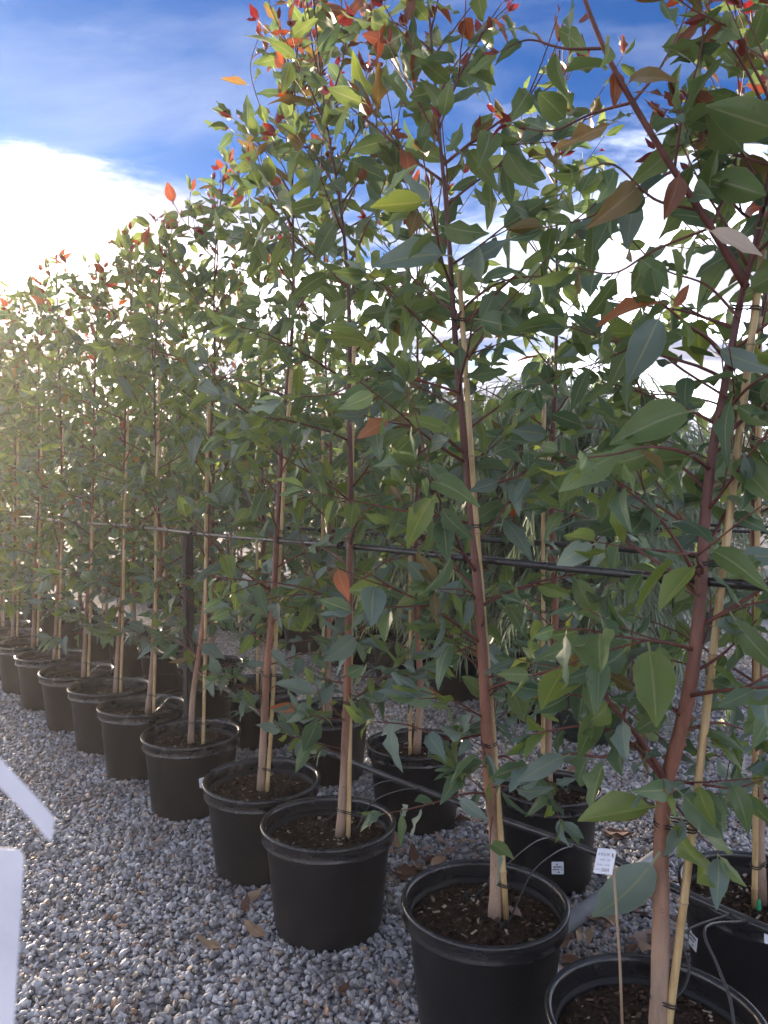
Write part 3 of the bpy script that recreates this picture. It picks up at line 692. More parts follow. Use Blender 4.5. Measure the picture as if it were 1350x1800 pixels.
def build_gum(root, rng, trunk, r0, nleafobj, kw, pots=True, k=0, potscale=1.0, extra=None, split_branches=True):
    """trunk: smooth points in local coordinates"""
    add_pot(root, k, potscale, rng.uniform(0, 6.28))
    rad = trunk_radii(trunk, r0); m = MB(); m.tube(trunk, rad, 12)
    tk = ob('trunk', m.mesh('trunk', M_BARK), root)
    # small bumps: pruned knots on the stem
    for q in range(8 if k < 4 else 3):
        i = rng.randrange(3, max(4, len(trunk) // 2)); a = rng.uniform(0, 6.28); p = trunk[i] + Vector((math.cos(a), math.sin(a), 0)) * rad[i] * 0.7
        km = MB(); km.tube([p, p + Vector((math.cos(a), math.sin(a), 0.3)) * rad[i] * rng.uniform(0.4, 0.7)], [rad[i] * rng.uniform(0.3, 0.5), rad[i] * 0.24], 6); ob('knot', km.mesh('knot', M_BARK), tk)
    br, leaves = grow(rng, trunk, **kw)
    leaves = [l for l in leaves if open_view(rng, root.location, l, trunk)]
    if extra: extra(br, leaves)
    if split_branches:
        for path, rd in br:
            bm = MB(); bm.tube(smooth_path(path, 2) if len(path) > 3 else path, np.interp(np.linspace(0, 1, len(path) * 2 - 1 if len(path) > 3 else len(path)), np.linspace(0, 1, len(rd)), rd), 6)
            ob('branch', bm.mesh('branch', M_TWIG), root)
    else:
        bm = MB()
        for path, rd in br: bm.tube(path, rd, 5)
        ob('branch', bm.mesh('branch', M_TWIG), root, kind='stuff')
    base = root.location
    # leaves nearest the aisle and the path are single parts, the rest one mass
    leaves.sort(key=lambda l: -l.L / max(0.3, (base + l.p - cam.location).length))
    for l in leaves[:nleafobj]: ob('leaf', leaf_mesh(l.vi, l.mi), root, M=l.M())
    if len(leaves) > nleafobj:
        ob('foliage', merged_leaves('foliage', leaves[nleafobj:], LV if nleafobj else LVLOW), root, kind='stuff')
    return rad
def hero_branch(br, leaves, rng, pix, y, base, r, ztop, spacing=0.05, lmin=0.09, lmax=0.16, dy=0.0):
    P = [at_y(x, yy, y + dy * i) - base for i, (x, yy) in enumerate(pix)]
    P = smooth_path(P, 3); n = len(P)
    br.append((P, [r * (1 - 0.7 * i / n) for i in range(n)]))
    if spacing: dress(rng, P, leaves, ztop, 0.3, spacing, lmin, lmax)
def hero_leaf(leaves, a, b, y, base, mi, vi, facing=(0, -1, 0.45), y2=None):
    A = at_y(a[0], a[1], y) - base; B = at_y(b[0], b[1], y2 or y) - base
    leaves.append(Leaf(A, B - A, Vector(facing), (B - A).length, mi, vi))
TRUNKW = {}
for k, base in enumerate(row1):
    rng = random.Random(100 + k); y = base.y; REDS = 0.8 if k < 4 else 0.4
    if k < 11:
        tp = px_path(TR[k], y)
        tp = [p + Vector((0, 0.03 * math.sin(i * 0.9 + k) * min(1, i / 3), 0)) for i, p in enumerate(tp)]
    else:
        h = rng.uniform(2.75, 3.0); lean = rng.uniform(-0.08, 0.08)
        tp = [base + Vector((lean * t + rng.uniform(-0.02, 0.02), rng.uniform(-0.02, 0.02), SOIL_Z + (h - SOIL_Z) * t)) for t in (0, 0.15, 0.3, 0.5, 0.7, 0.85, 1)]
    # root the stem inside the soil
    tp[0] = Vector((tp[0].x, tp[0].y, SOIL_Z - 0.02))
    root = thing('potted_gum_tree', DESC1[k] if k < 4 else '%s gum tree of the front row from the stick tag pot' % ORD[k], 'tree', base,
                 'young gum trees in black pots')
    trunk = smooth_path([p - base for p in tp], 4)
    kw = dict(zlo=0.62, nbr=34, dens=1.0, reach=1.0, lmax=0.155)
    if k == 0: kw = dict(zlo=0.95, nbr=36, dens=0.9, reach=0.95, lmax=0.165)
    if k == 1: kw = dict(zlo=0.68, nbr=36, dens=0.92, reach=1.0, lmax=0.16)
    if k in (2, 3): kw = dict(zlo=0.62, nbr=36, dens=1.0, reach=0.95, lmax=0.16)
    if k >= 4: kw = dict(zlo=0.55, nbr=34, dens=0.95, reach=0.95, lmax=0.145)
    kw['lows'] = 13 if k < 4 else 9
    zt = trunk[-1].z
    def extra(br, leaves, k=k, y=y, base=base, rng=rng, zt=zt):
        if k == 0:
            hero_branch(br, leaves, rng, [(1312, 505), (1250, 400), (1185, 300), (1112, 180), (1062, 85), (1025, -10), (1005, -80)], y, base, 0.0085, zt, 0.06, 0.08, 0.14, -0.02)
            hero_branch(br, leaves, rng, [(1175, 1385), (1140, 1320), (1095, 1262), (1020, 1172)], y, base, 0.007, zt, 0.06, 0.09, 0.15, -0.01)
            hero_branch(br, leaves, rng, [(1172, 1380), (1130, 1325), (1085, 1290), (1030, 1275), (940, 1290)], y, base, 0.0055, zt, 0.045, 0.09, 0.15, 0.03)
            hero_branch(br, leaves, rng, [(1176, 1372), (1230, 1378), (1290, 1385), (1345, 1370)], y, base, 0.004, zt, 0.045, 0.08, 0.14, 0.0)
            hero_branch(br, leaves, rng, [(1230, 1030), (1200, 970), (1150, 900), (1085, 850)], y, base, 0.0045, zt, 0.05, 0.10, 0.17, -0.02)
            hero_branch(br, leaves, rng, [(1270, 770), (1315, 730), (1352, 705)], y, base, 0.006, zt, 0.06, 0.1, 0.16)
            hero_branch(br, leaves, rng, [(1290, 650), (1250, 600), (1215, 575), (1160, 530)], y, base, 0.0055, zt, 0.05, 0.1, 0.16, -0.03)
            hero_branch(br, leaves, rng, [(1135, 1318), (1080, 1245), (1025, 1225), (960, 1215)], y, base, 0.004, zt, 0.04, 0.08, 0.14, 0.04)
            hero_branch(br, leaves, rng, [(1120, 1305), (1060, 1330), (1000, 1325), (930, 1345)], y, base, 0.004, zt, 0.04, 0.08, 0.14, 0.05)
            hero_branch(br, leaves, rng, [(1095, 1262), (1110, 1200), (1112, 1120)], y, base, 0.004, zt, 0.035, 0.08, 0.13, 0.03)
            hero_branch(br, leaves, rng, [(1205, 1190), (1270, 1150), (1330, 1090)], y, base, 0.004, zt, 0.04, 0.09, 0.15, -0.02)
            hero_branch(br, leaves, rng, [(1190, 1290), (1260, 1270), (1330, 1290)], y, base, 0.004, zt, 0.04, 0.09, 0.15, 0.02)
            hero_branch(br, leaves, rng, [(1174, 1395), (1215, 1450), (1260, 1500)], y, base, 0.003, zt, 0.05, 0.09, 0.14, -0.02)
            for pix, dy in (([(1250, 400), (1150, 440), (1080, 480), (1010, 470)], -0.02), ([(1185, 300), (1120, 330), (1040, 380), (960, 400)], 0.05), ([(1112, 180), (1040, 200), (970, 230), (900, 220)], 0.04),
                            ([(1062, 85), (990, 85), (930, 70), (880, 90)], 0.03), ([(1185, 300), (1200, 200), (1230, 100), (1240, 20)], -0.03), ([(1250, 400), (1290, 300), (1300, 180), (1290, 80)], 0.03),
                            ([(1112, 180), (1160, 120), (1200, 40), (1215, -20)], 0.04), ([(1338, 330), (1290, 250), (1240, 210), (1160, 190)], 0.06), ([(1300, 560), (1240, 500), (1160, 470), (1090, 400)], 0.06),
                            ([(1348, 200), (1310, 120), (1270, 60), (1230, -10)], -0.02), ([(1230, 370), (1150, 350), (1080, 290), (1020, 300)], -0.04), ([(1280, 700), (1200, 650), (1130, 600), (1060, 590)], 0.06)):
                hero_branch(br, leaves, rng, pix, y, base, 0.0034, zt, 0.036, 0.08, 0.135, dy)
            hero_leaf(leaves, (1160, 1497), (1053, 1652), y - 0.03, base, BLUE, 2)
            hero_leaf(leaves, (1172, 1432), (1262, 1592), y - 0.04, base, FRESH, 4, (0.9, -0.5, 0.2))
            hero_leaf(leaves, (1188, 1385), (1285, 1480), y - 0.05, base, DEEP, 6)
            hero_leaf(leaves, (1160, 1415), (1020, 1445), y - 0.06, base, FRESH, 3, (0.2, -0.5, 0.9))
            hero_leaf(leaves, (1150, 1420), (1075, 1432), y + 0.05, base, OLIVE, 1)
            hero_leaf(leaves, (1180, 530), (1040, 553), y - 0.10, base, ORANGE, 5, (0.1, -0.5, 1))
            hero_leaf(leaves, (1178, 545), (1222, 500), y - 0.10, base, ORANGE, 1, (0.3, -0.8, 0.5))
            hero_leaf(leaves, (1237, 400), (1338, 452), y - 0.22, base, PALE, 0)
            hero_leaf(leaves, (1088, 212), (968, 262), y - 0.15, base, OLIVE, 4, (0, -0.8, 0.6))
            hero_leaf(leaves, (1165, 545), (1110, 665), y - 0.12, base, BLUE, 7)
            hero_leaf(leaves, (1230, 720), (1070, 752), y - 0.12, base, GREEN, 5, (0, -0.9, 0.3))
            hero_leaf(leaves, (1300, 790), (1352, 865), y - 0.08, base, BLUE, 2)
            hero_leaf(leaves, (1195, 300), (1180, 385), y - 0.1, base, BRONZE, 3)
            hero_leaf(leaves, (1078, 118), (1090, 185), y - 0.06, base, ORANGE, 3)
            hero_leaf(leaves, (1068, 885), (1120, 950), y - 0.05, base, FRESH, 2)
            hero_leaf(leaves, (1265, 1020), (1352, 985), y - 0.05, base, GREEN, 5, (0, -0.9, 0.5))
            hero_leaf(leaves, (1240, 1190), (1330, 1235), y - 0.05, base, DEEP, 4)
            hero_leaf(leaves, (1248, 1100), (1340, 1100), y - 0.05, base, BLUE, 6, (0, -0.7, 0.8))
            hero_leaf(leaves, (1225, 1130), (1195, 1165), y - 0.03, base, FRESH, 1)
        if k == 1:
            hero_branch(br, leaves, rng, [(858, 1395), (820, 1395), (760, 1412), (705, 1425), (675, 1430)], y, base, 0.0032, zt, 0.045, 0.07, 0.12, -0.02)
            hero_branch(br, leaves, rng, [(868, 1335), (890, 1330), (930, 1355), (975, 1378)], y, base, 0.004, zt, 0.03, 0.08, 0.13, 0.01)
            hero_branch(br, leaves, rng, [(850, 1290), (790, 1300), (720, 1275), (650, 1268)], y, base, 0.004, zt, 0.045, 0.08, 0.14, -0.02)
            hero_branch(br, leaves, rng, [(840, 1070), (825, 1040), (770, 1035), (755, 1030)], y, base, 0.003, zt, 0.05, 0.08, 0.12, -0.03)
            hero_branch(br, leaves, rng, [(815, 795), (760, 755), (700, 745), (640, 730)], y, base, 0.0045, zt, 0.05, 0.09, 0.15, -0.02)
            hero_branch(br, leaves, rng, [(806, 690), (720, 668), (620, 690), (500, 700)], y, base, 0.004, zt, 0.05, 0.09, 0.15, 0.0)
            hero_branch(br, leaves, rng, [(800, 560), (840, 520), (900, 490), (1000, 485)], y, base, 0.005, zt, 0.06, 0.09, 0.15, 0.03)
            hero_branch(br, leaves, rng, [(930, 1355), (960, 1330), (1000, 1335)], y + 0.03, base, 0.0028, zt, 0.022, 0.09, 0.14, 0.03)
            hero_branch(br, leaves, rng, [(930, 1357), (965, 1400), (985, 1440)], y + 0.03, base, 0.0028, zt, 0.03, 0.08, 0.12, 0.0)
            hero_branch(br, leaves, rng, [(848, 1180), (800, 1130), (760, 1060)], y, base, 0.0035, zt, 0.05, 0.08, 0.13, 0.0)
            hero_leaf(leaves, (765, 1032), (742, 968), y - 0.10, base, OLIVE, 5)
            hero_leaf(leaves, (765, 1035), (762, 1098), y - 0.10, base, OLIVE, 4)
            hero_leaf(leaves, (764, 1034), (694, 1060), y - 0.10, base, FRESH, 2)
            hero_leaf(leaves, (795, 450), (655, 440), y - 0.12, base, BLUE, 5, (0, -1, 0.3))
            hero_leaf(leaves, (800, 470), (900, 432), y - 0.1, base, BLUE, 4, (0, -1, 0.2))
            hero_leaf(leaves, (806, 600), (812, 660), y - 0.05, base, DEEP, 0)
            hero_leaf(leaves, (690, 735), (625, 765), y - 0.12, base, ORANGE, 6)
        if k == 2:
            hero_branch(br, leaves, rng, [(575, 215), (540, 170), (505, 120)], y, base, 0.0025, zt, 0.05, 0.06, 0.1)
            hero_branch(br, leaves, rng, [(600, 380), (640, 300), (690, 230), (660, 90), (640, 10)], y, base, 0.003, zt, 0.06, 0.07, 0.12)
        if k == 3:
            hero_branch(br, leaves, rng, [(515, 330), (488, 270), (458, 190), (440, 120), (455, 65)], y, base, 0.003, zt, 0.075, 0.06, 0.11)
            hero_leaf(leaves, (440, 150), (388, 140), y, base, OLIVE, 0)
            hero_branch(br, leaves, rng, [(516, 480), (600, 380), (640, 250), (650, 140)], y, base, 0.003, zt, 0.07, 0.07, 0.12)
    nobj = 300 if k < 8 else (160 if k < 11 else 0)
    rad = build_gum(root, rng, trunk, R0.get(k, 0.0132), nobj, kw, k=k, extra=extra, split_branches=k < 9)
    tw = [(p + base, r) for p, r in zip(trunk, rad)]; TRUNKW[k] = tw
    if k < 11:
        a = at_y(*ST[k][0], y - 0.012); b = at_y(*ST[k][1], y + 0.012)
    else: a = base + Vector((0.03, -0.02, 0.3)); b = base + Vector((0.03, 0.0, 1.7))
    a = line_at(a, b, SOIL_Z - 0.06)
    # ties: near the soil, at mid height, near the top
    stake(a, b, ('pale bamboo stake tied to the gum tree in the stick tag pot' if k == 0 else 'pale bamboo stake tied to the %s front row gum tree from the stick tag pot' % ORD[k]),
          0.0080 if k else 0.0085, (0.085, 0.30, 0.62, 0.93), trunkpts=tw)

# ------------------------------------------------------------------ rows behind: shared tree shapes
def variant(seed, low=True):
    rng = random.Random(seed); h = rng.uniform(2.75, 3.05)
    tr = smooth_path([Vector((rng.uniform(-0.025, 0.025) * (1 if i else 0), rng.uniform(-0.025, 0.025) * (1 if i else 0), SOIL_Z - 0.02 + (h - SOIL_Z) * t)) for i, t in enumerate((0, 0.12, 0.25, 0.4, 0.55, 0.7, 0.85, 1))], 3)
    rad = trunk_radii(tr, 0.0165); m = MB(); m.tube(tr, rad, 9)
    br, leaves = grow(rng, tr, zlo=0.55, nbr=32, dens=0.9, reach=0.95, lmax=0.145)
    bm = MB()
    for path, rd in br: bm.tube(path, rd, 4, cap=False)
    return dict(trunk=m.mesh('trunk', M_BARK), branch=bm.mesh('branch', M_TWIG), leaves=leaves, foliage=merged_leaves('foliage', leaves, LVLOW), tr=tr, rad=rad)
REDS = 0.4
VAR = [variant(300 + i) for i in range(5)]
def place_gum(base, k, label, group, potscale=1.0, nleaf=0, rot=None, chips=True, stk=None, keep=1.0):
    v = VAR[k % 5]; rot = random.Random(k * 7 + 3).uniform(0, 6.28) if rot is None else rot
    root = thing('potted_gum_tree', label, 'tree', base, group)
    add_pot(root, k, potscale, rot, chips)
    R = Matrix.Rotation(rot, 4, 'Z')
    ob('trunk', v['trunk'], root, M=R); ob('branch', v['branch'], root, M=R, kind='stuff')
    if nleaf:
        rk = random.Random(k)
        lv = sorted([l for l in v['leaves'] if rk.random() < keep], key=lambda l: -l.L / (base + R @ l.p - cam.location).length)
        for l in lv[:nleaf]: ob('leaf', leaf_mesh(l.vi, l.mi), root, M=R @ l.M())
        ob('foliage', merged_leaves('foliage', lv[nleaf:], LV), root, M=R, kind='stuff')
    else: ob('foliage', v['foliage'], root, M=R, kind='stuff')
    a = base + Vector((-0.028, -0.022, SOIL_Z - 0.05)); b = base + Vector((-0.026, -0.012, 1.9))
    if stk: a, b = stk
    tw = [(base + R @ p, r) for p, r in zip(v['tr'], v['rad'])]
    stake(a, b, 'bamboo stake of the %s' % label.replace(' with green drippers', '').replace('in the pot next beyond', 'next to'), 0.0078, (0.1, 0.45, 0.8), trunkpts=tw)
    return root
DESC2 = ['second row gum tree in the narrow sticker pot with green drippers',
         'second row gum tree in the square sticker pot',
         'second row gum tree in the pot next beyond the square sticker pot']
for i, p in enumerate(row2):
    lab = DESC2[i] if i < 3 else '%s gum tree of the second row from the square sticker pot' % ORD[i - 1]
    place_gum(p, i + 1, lab, 'young gum trees in black pots', 0.86 if i == 1 else 0.97, 220 if i < 4 else (90 if i < 7 else 0), keep=0.62 if i < 3 else 0.85)
# third and fourth rows: gum trees from the post onwards, weeping shrubs before it
for i, p in enumerate(row3):
    if i >= 3: place_gum(p, i + 2, '%s gum tree of the third row from its weeping shrubs' % ORD[i - 3], 'gum trees of the third row', 0.97, 0, chips=False)
for i, p in enumerate(row4):
    if i >= 4: place_gum(p, i + 4, '%s gum tree of the fourth row from its weeping shrubs' % ORD[i - 4], 'gum trees of the fourth row', 0.97, 0, chips=False)

# ------------------------------------------------------------------ weeping shrubs with thread-like leaves
def weep_variant(seed, h=2.55, spread=0.55):
    rng = random.Random(seed); base0 = SOIL_Z - 0.02
    tr = smooth_path([Vector((rng.uniform(-0.03, 0.03), rng.uniform(-0.03, 0.03), base0 + (h * 0.85 - base0) * t)) for t in (0, 0.25, 0.5, 0.75, 1)], 3)
    m = MB(); m.tube(tr, [0.018 * (1 - 0.7 * i / len(tr)) for i in range(len(tr))], 8)
    bm = MB(); V = []; Fs = []; U = []; n = 0
    for s in range(210):
        z = rng.uniform(0.75, h * 0.86); a = rng.uniform(0, 6.28); f = z / h
        L = rng.uniform(0.35, 0.75); d = Vector((math.cos(a), math.sin(a), rng.uniform(0.5, 1.3))).normalized()
        i0 = min(len(tr) - 1, int((z - base0) / (h * 0.85 - base0) * (len(tr) - 1))); p = tr[i0].copy(); path = [p.copy()]
        for k in range(8):
            d = (d + Vector((0, 0, -0.30)) + rand_unit(rng) * 0.12).normalized(); p = p + d * L / 8 * (spread / 0.5); path.append(p.copy())
        bm.tube(path, [0.0035 * (1 - 0.85 * k / 8) for k in range(9)], 4, cap=False)
        for k in range(1, 9):
            for q in range(4):
                c = path[k - 1].lerp(path[k], rng.random()); t = (path[k] - path[k - 1]).normalized()
                dd = (t * 0.5 + rand_unit(rng) * 0.5 + Vector((0, 0, -0.75))).normalized(); ll = rng.uniform(0.09, 0.20); w = rng.uniform(0.004, 0.0075)
                sd_ = dd.cross(rand_unit(rng)).normalized() * w; e1 = c + dd * ll * 0.5 + Vector((0, 0, 0.006)); e2 = c + dd * ll
                V += [c - sd_ * 0.3, c + sd_ * 0.3, e1 + sd_, e1 - sd_, e2 + sd_ * 0.2, e2 - sd_ * 0.2]; U += [(0.3, 0), (0.7, 0), (0.7, 0.5), (0.3, 0.5), (0.7, 1), (0.3, 1)]
                Fs += [(n, n + 1, n + 2, n + 3), (n + 3, n + 2, n + 4, n + 5)]; n += 6
    fo = npmesh('foliage', np.array([tuple(v) for v in V]), Fs, [M_WEEP], None, True, np.array(U))
    return m.mesh('trunk', M_WEEPBARK), bm.mesh('branch', M_WEEPBARK), fo
WV = [weep_variant(41), weep_variant(42, 2.35, 0.6), weep_variant(43, 2.65, 0.55)]
def place_weep(base, k, label, pot=True, sc=1.0, group='weeping shrubs behind the gum trees'):
    root = thing('weeping_shrub', label, 'shrub', base, group)
    if pot: add_pot(root, k, 0.97, 0, False)
    R = Matrix.Rotation(k * 1.7, 4, 'Z') @ Matrix.Diagonal((sc, sc, 1, 1))
    t, b, f = WV[k % 3]
    ob('trunk', t, root, M=R); ob('branch', b, root, M=R, kind='stuff'); ob('foliage', f, root, M=R, kind='stuff')
    return root
k = 0
for rn, rw in (('third', row3[:3]), ('fourth', row4[:4])):
    for i, p in enumerate(rw):
        place_weep(p, k, '%s thread leaved weeping shrub of the %s row counting from the lettered planter bag' % (ORD[i], rn)); k += 1
for p in (Vector((1.75, 6.3, 0)), Vector((0.75, 6.9, 0)), Vector((1.35, 6.95, 0)), Vector((2.15, 6.0, 0)), Vector((0.2, 7.6, 0)), Vector((-0.35, 8.2, 0)), Vector((1.05, 6.25, 0)), Vector((0.45, 6.5, 0)), Vector((1.9, 7.3, 0)), Vector((0.95, 7.7, 0)), Vector((1.55, 5.65, 0))):
    place_weep(p, k, 'tall weeping shrub in a black pot of the back row', sc=1.15, group='back row of weeping shrubs'); k += 1
# the planter bag with print
def planter_bag():
    base = Vector((1.20, 4.42, 0)); root = thing('weeping_shrub', 'weeping shrub growing in the dark green plastic planter bag with pale lettering', 'shrub', base)
    m = MB(); prof = []
    seg = 40; Vv = []; rg = random.Random(3)
    zs = [0.0, 0.004, 0.06, 0.14, 0.22, 0.30, 0.35, 0.37, 0.36, 0.33]
    rsx = [0.0, 0.16, 0.178, 0.186, 0.182, 0.172, 0.165, 0.158, 0.150, 0.146]
    V = []; Fq = []
    for i, (z, r) in enumerate(zip(zs, rsx)):
        for j in range(seg):
            a = j * 2 * math.pi / seg; w = 1 + (0.035 * math.sin(5 * a + z * 22) + 0.02 * math.sin(11 * a - z * 30)) * (1 if z > 0.02 else 0.3)
            V.append((r * w * math.cos(a), r * w * math.sin(a), z + (0.012 * math.sin(4 * a) if z > 0.3 else 0)))
    for i in range(len(zs) - 1):
        for j in range(seg): j2 = (j + 1) % seg; Fq.append((i * seg + j, i * seg + j2, (i + 1) * seg + j2, (i + 1) * seg + j))
    m.add(V, Fq); bag = ob('planter_bag', m.mesh('planter_bag', M_BAG), root)
    bag['label'] = 'dark green plastic bag with pale blue lettering'
    s = MB(); s.lathe([(0.0, 0.335), (0.08, 0.333), (0.148, 0.326)], 24); ob('soil', s.mesh('soil', M_SOIL), root)
    cu = bpy.data.curves.new('lettering', 'FONT'); cu.body = 'eawe'; cu.size = 0.062; cu.extrude = 0.0; cu.align_x = 'CENTER'
    to = bpy.data.objects.new('tmp', cu); COL.objects.link(to); bpy.context.view_layer.update()
    me = bpy.data.meshes.new_from_object(to.evaluated_get(bpy.context.evaluated_depsgraph_get())); bpy.data.objects.remove(to)
    me.materials.clear(); me.materials.append(M_PRINT)
    # wrap the letters and two arcs of print onto the bag
    def wrap(x, z):
        a = -math.pi / 2 - 0.24 + x / 0.18; 
        zi = np.interp(z, [0.06, 0.14, 0.22, 0.30], [0.178, 0.186, 0.182, 0.172]); w = 1 + 0.035 * math.sin(5 * a + z * 22) + 0.02 * math.sin(11 * a - z * 30)
        r = zi * w + 0.003; return Vector((r * math.cos(a), r * math.sin(a), z))
    for v in me.vertices: v.co = wrap(v.co.x, v.co.y + 0.105)
    ob('lettering', me, bag)
    am = MB()
    for zz, wd, tk_ in ((0.185, 0.10, 0.006), (0.205, 0.075, 0.004), (0.160, 0.07, 0.004)):
        pts = [wrap(-wd + 2 * wd * i / 16 + 0.02, zz + 0.03 * math.sin(math.pi * i / 16)) for i in range(17)]
        am.tube(pts, tk_ * 0.5, 4)
    ob('printed_arc', am.mesh('printed_arc', M_PRINT), bag)
    t, b, f = WV[1]
    R = Matrix.Rotation(1.0, 4, 'Z')
    ob('trunk', t, root, M=R); ob('branch', b, root, M=R, kind='stuff'); ob('foliage', f, root, M=R, kind='stuff')
planter_bag()

# ------------------------------------------------------------------ far trees beyond the nursery rows
def far_tree_meshes(seed):
    rng = random.Random(seed); m = MB(); h = 3.2
    m.tube([Vector((0, 0, -0.02)), Vector((0.05, 0.02, 0.9)), Vector((0.0, 0.05, 1.8)), Vector((0.05, 0, 2.7))], [0.09, 0.07, 0.045, 0.015], 7)
    cl = [(Vector((rng.gauss(0, 0.55), rng.gauss(0, 0.55), rng.uniform(0.7, 3.1))), rng.uniform(0.28, 0.6)) for i in range(26)]
    for c, r in cl: m.tube([Vector((0, 0, max(0.4, c.z - 0.6))), c], [0.02, 0.006], 4, cap=False)
    lv = []
    for c, r in cl:
        for q in range(95):
            p = c + rand_unit(rng) * r * rng.random() ** 0.5
            lv.append(Leaf(p, rand_unit(rng) + Vector((0, 0, -0.5)), rand_unit(rng), rng.uniform(0.07, 0.14), 0, rng.randrange(5)))
    me = merged_leaves('crown', lv, LVLOW); me.materials.clear(); me.materials.append(M_HEDGE)
    return m.mesh('trunk', M_WEEPBARK), me
FT = [far_tree_meshes(70 + i) for i in range(3)]
rg = random.Random(9)
for i in range(26):
    az = math.radians(-34 + 68 * (i + rg.uniform(-0.3, 0.3)) / 25); D = rg.uniform(15, 24)
    p = Vector((math.sin(az) * D, math.cos(az) * D, 0)); s = rg.uniform(0.75, 1.05)
    root = thing('nursery_tree', 'bushy green tree standing on the gravel far behind the potted rows', 'tree', p, 'bushy trees far behind the rows')
    M = Matrix.Rotation(rg.uniform(0, 6.28), 4, 'Z') @ Matrix.Scale(s, 4); t, c = FT[i % 3]
    ob('trunk', t, root, M=M); ob('crown', c, root, M=M)

# ------------------------------------------------------------------ support pipes, post, irrigation
def tube_thing(name, pts, r, m, label, cat, sides=10, group=None, cap=True):
    base = Vector((pts[0].x, pts[0].y, 0)); b = MB(); b.tube([p - base for p in pts], r, sides, cap=cap)
    return thing(name, label, cat, base, group, b.mesh(name, m))
def tie_ring(parent, c, axis, r, mat_=M_TIE, n=1):
    b = MB(); u = axis.orthogonal().normalized(); v = axis.cross(u).normalized()
    for q in range(n):
        b.tube([c + axis * (0.005 * q) + (u * math.cos(a) + v * math.sin(a)) * r for a in [j * math.pi / 6 for j in range(13)]], 0.002, 5, cap=False)
    e = c + v * r * 0.9
    b.tube([e, e + Vector((0.006, -0.01, -0.02)), e + Vector((0.004, -0.014, -0.055))], 0.0018, 5)
    ob('tie', b.mesh('tie', mat_), parent)
PIPES = [(1.47, 1.247, 0.0098, 'black pipe rail tied along the front row of gum trees', -0.9, 9.5), (2.16, 1.238, 0.0098, 'black pipe rail tied along the second row of gum trees', -1.5, 10.5),
         (3.70, 1.240, 0.0095, 'black pipe rail running along the third row of pots', -2.6, 12.5), (4.40, 1.240, 0.0095, 'black pipe rail running along the fourth row of pots', -3.2, 12.5)]
ROWS = [row1, row2, row3, row4]
for (pp, z, r, lab, s0, s1), rw in zip(PIPES, ROWS):
    pts = []; rg = random.Random(int(pp * 100))
    n = int((s1 - s0) / 0.2)
    for i in range(n + 1):
        s = s0 + (s1 - s0) * i / n
        # follow the trees of this row
        near = min(rw, key=lambda q: abs(q.dot(DROW) - s)); off = near.dot(NROW)
        pts.append(NROW * (pp * 0.5 + 0.5 * (off + 0.05)) + DROW * s + Vector((0, 0, z + 0.008 * math.sin(s * 3.1 + pp))))
    pts = [sum((pts[max(0, min(n, i + d))] for d in range(-3, 4)), Vector()) / 7 for i in range(n + 1)]
    o = tube_thing('pipe_rail', pts, r, M_PIPE, lab, 'pipe', 12)
    for q in rw:
        s = q.dot(DROW)
        if not (s0 + 0.2 < s < s1 - 0.2): continue
        c = min(pts, key=lambda v: abs(v.dot(DROW) - s - 0.03)) - o.location
        tie_ring(o, c, DROW, r + 0.003, n=3)
# steel post behind the front row
def post():
    p = at_y(331, 1300, 3.72); p.z = 0
    root = MB(); h = 1.262; a0 = 0.5
    for k in range(3):
        M = Matrix.Rotation(a0 + k * 2 * math.pi / 3, 4, 'Z'); root.box((0.002, -0.0025, -0.25), (0.030, 0.0025, h), 0, M)
    root.lathe([(0.0, -0.25), (0.0065, -0.25), (0.0065, h + 0.002), (0.0, h + 0.002)], 8)
    o = thing('steel_post', 'dark steel star post standing behind the front row pots', 'post', p, None, root.mesh('steel_post', M_STEEL, False))
    M = Matrix.Rotation(a0 + 2 * 2 * math.pi / 3, 4, 'Z')
    for q in range(9):
        b = MB(); z = 0.25 + q * 0.115; pts = [M @ Vector((0.019 + 0.004 * math.cos(a), -0.0035, z + 0.004 * math.sin(a))) for a in [j * math.pi / 4 for j in range(9)]]
        b.tube(pts, 0.0013, 4, cap=False); ob('wire_hole', b.mesh('wire_hole', M_DRIP), o)
post()
# irrigation line resting along the fronts of the second row rims
irr = []
for (x, y) in [(-60, 985), (150, 1078), (360, 1190), (500, 1284), (650, 1352), (760, 1394), (860, 1432), (1050, 1500), (1195, 1566), (1345, 1632), (1480, 1690)]:
    irr.append(at_z(x, y, 0.345))
irr = smooth_path(irr, 5)
IRR = tube_thing('irrigation_pipe', irr, 0.0115, M_DRIP, 'weathered black irrigation pipe running along the second row pot rims', 'pipe', 12)
